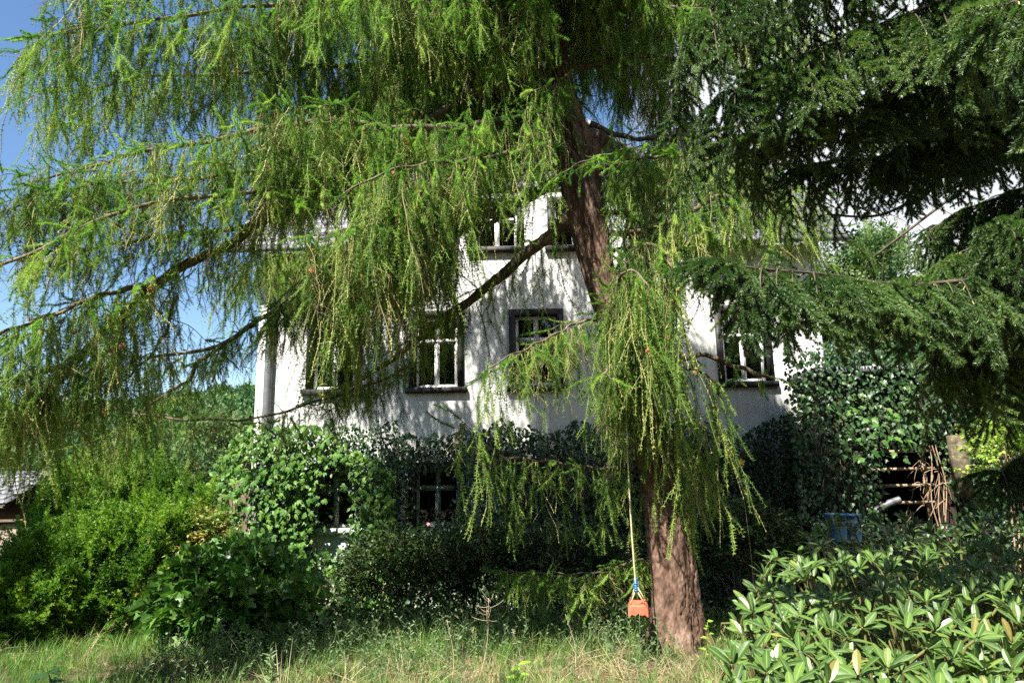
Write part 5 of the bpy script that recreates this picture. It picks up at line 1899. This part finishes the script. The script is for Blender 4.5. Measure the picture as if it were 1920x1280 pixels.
for e_ in (-1, 1):
    j_ = sw_p + ax_ * e_ * hl2 * .82 + np.array([0, 0, .16]) + np.array([-.012, 0, 0])
    topr = at(1173, 712, 7.55) + ax_ * e_ * .10
    w = np.linspace(0, 1, 24)[:, None]
    r1_ = MB().tube(j_ + (topr - j_) * w + np.array([.02, 0, 0]) * np.sin(w * math.pi) * -1, .0085, 8)
    for s_ in (-1, 1):
        r1_.tube(np.array([j_, sw_p + ax_ * e_ * hl2 * .8 + sd_ * s_ * .082 + np.array([0, 0, -.005])]), .0072, 7)
    rope = obj('rope', r1_, M['rope'], sw, smooth=True)
    cz_ = MB()
    for k in range(4):
        cz_.tube(np.array([j_ + np.array([0, 0, -.02 + k * .022]), j_ + np.array([0, 0, -.002 + k * .022])]), .021, 12)
    obj('clamp', cz_, M['blue'], sw)
    lp = MB()
    a = np.linspace(0, 2 * math.pi, 20)
    lp.tube(np.stack([topr[0] + 0 * a, topr[1] + .045 * np.cos(a), topr[2] + .045 * np.sin(a)], 1), .0085, 6)
    obj('loop', lp, M['rope'], sw, smooth=True)


# ------------------------------------------------------------------ background trees and the wooded hill
def crown_clump(n, sz_, squash=1.0):
    mb = MB()
    cs = unit(rng.normal(size=(9, 3))) * rng.uniform(.3, .6, (9, 1)) * np.array([squash, 1, 1])
    P = np.concatenate([c + unit(rng.normal(size=(n // 9, 3))) * rng.uniform(.3, .5) * (.6 + .4 * rng.random((n // 9, 1))) for c in cs])
    D = unit(rng.normal(size=P.shape) + P * 1.2)
    mb.blades(P, D, sz_ * rng.uniform(.6, 1.3, len(P)), sz_ * .8, 0)
    return mb


clumps = [crown_clump(500, .16, 1.25) for _ in range(4)]
n = 2600
X, Y = rng.uniform(-170, 130, n), 60 + 170 * rng.random(n)
P = np.stack([X, Y, gz(X, Y) + 1.5], 1)
s = rng.uniform(2.4, 4.6, n)
scatter('wooded_hill', clumps, P, euler_from(np.array([0, 0, 1.0]) + rng.normal(size=(n, 3)) * .1, rng.normal(size=(n, 3))), np.stack([s * 1.15, s, s], 1), rng.integers(0, 4, n), [M['far']], label='distant hillside wood seen below the larch at the left', cat='wood')

tl = [leafy_sprig(12, .5, .11, .6, 0, k) for k in range(3)]


def broadleaf(name, label, px, py, Y, rad, n, m_, trunk_base=True):
    p = at(px, py, Y)
    g = float(gz(p[0], Y))
    t = thing(name, label, 'tree', (p[0], Y, g))
    tm = MB().tube(resample([(p[0], Y, g - .1), (p[0] + .1, Y, (g + p[2]) / 2), (p[0], Y, p[2] + rad * .6)], .25), np.linspace(.16, .03, len(resample([(p[0], Y, g - .1), (p[0] + .1, Y, (g + p[2]) / 2), (p[0], Y, p[2] + rad * .6)], .25))), 9)
    cs = [p + unit(rng.normal(size=3)) * rad * rng.uniform(.4, .75) for _ in range(11)]
    for c in cs:
        tm.tube(resample([(p[0], Y, p[2] - rad * .7), (np.array([p[0], Y, p[2]]) + c) / 2 - np.array([0, 0, .2]), c], .2), .03, 5, cap=False)
    obj('trunk', tm, M['spruce_wood'], t, smooth=True)
    Q = np.concatenate([c + unit(rng.normal(size=(n // 11, 3))) * rad * .42 * rng.random((n // 11, 1)) ** .4 for c in cs])
    D = unit(Q - p + rng.normal(size=Q.shape) * rad * .5)
    scatter('crown', tl, Q, euler_from(D, np.array([0, 0, 1.0]) + rng.normal(size=Q.shape) * .5), rng.uniform(.7, 1.4, len(Q)), rng.integers(0, 3, len(Q)), [m_, M['vine']], t)


broadleaf('broadleaf_tree', 'pale green tree behind the right corner of the house', 1690, 520, 24, 2.1, 1500, M['far2'])
broadleaf('broadleaf_tree', 'dark tree behind the shed near the right edge', 1850, 560, 22, 2.8, 1700, M['far'])
broadleaf('broadleaf_tree', 'light green tree just left of the house corner before the hill', 425, 830, 24, 1.3, 700, M['far2'])
broadleaf('broadleaf_tree', 'round green tree behind the golden vine', 340, 910, 22, 1.1, 600, M['far'])

LT = (960 - 8.6 / 6.3 * FPX, 640 - FPX * math.tan(math.atan2(5.1 - EYE, 6.3) - R(PITCH)), 6.3)  # out of view, set where its shadow falls on the lower hedge
broadleaf('broadleaf_tree', 'unseen tree added left of the hedge to shade it', *LT, 1.8, 2600, M['far'])

# unseen trees added behind the viewpoint, made tall to darken the shade and show in the window panes
n = 150
X, Y = rng.uniform(-26, 34, n), rng.uniform(-26, -15, n)
P = np.stack([X, Y, rng.uniform(.5, 1, n) * (4 + 11 * np.clip((-Y - 12) / 10, 0, 1)) * rng.uniform(.1, 1, n) ** .5], 1)
sg = rng.uniform(4, 7, n)
gw = [crown_clump(1400, .09, 1.1) for _ in range(3)]
scatter('shade_wood', gw, P, euler_from(np.array([0, 0, 1.0]) + rng.normal(size=(n, 3)) * .1, rng.normal(size=(n, 3))), sg, rng.integers(0, 3, n), [M['far']], label='unseen tall trees added to darken the shade, mirrored in the window panes', cat='wood')

broadleaf('broadleaf_tree', 'dark green tree crowding the right house corner behind the spruce tips', 1600, 560, 19, 1.5, 1100, M['far'])
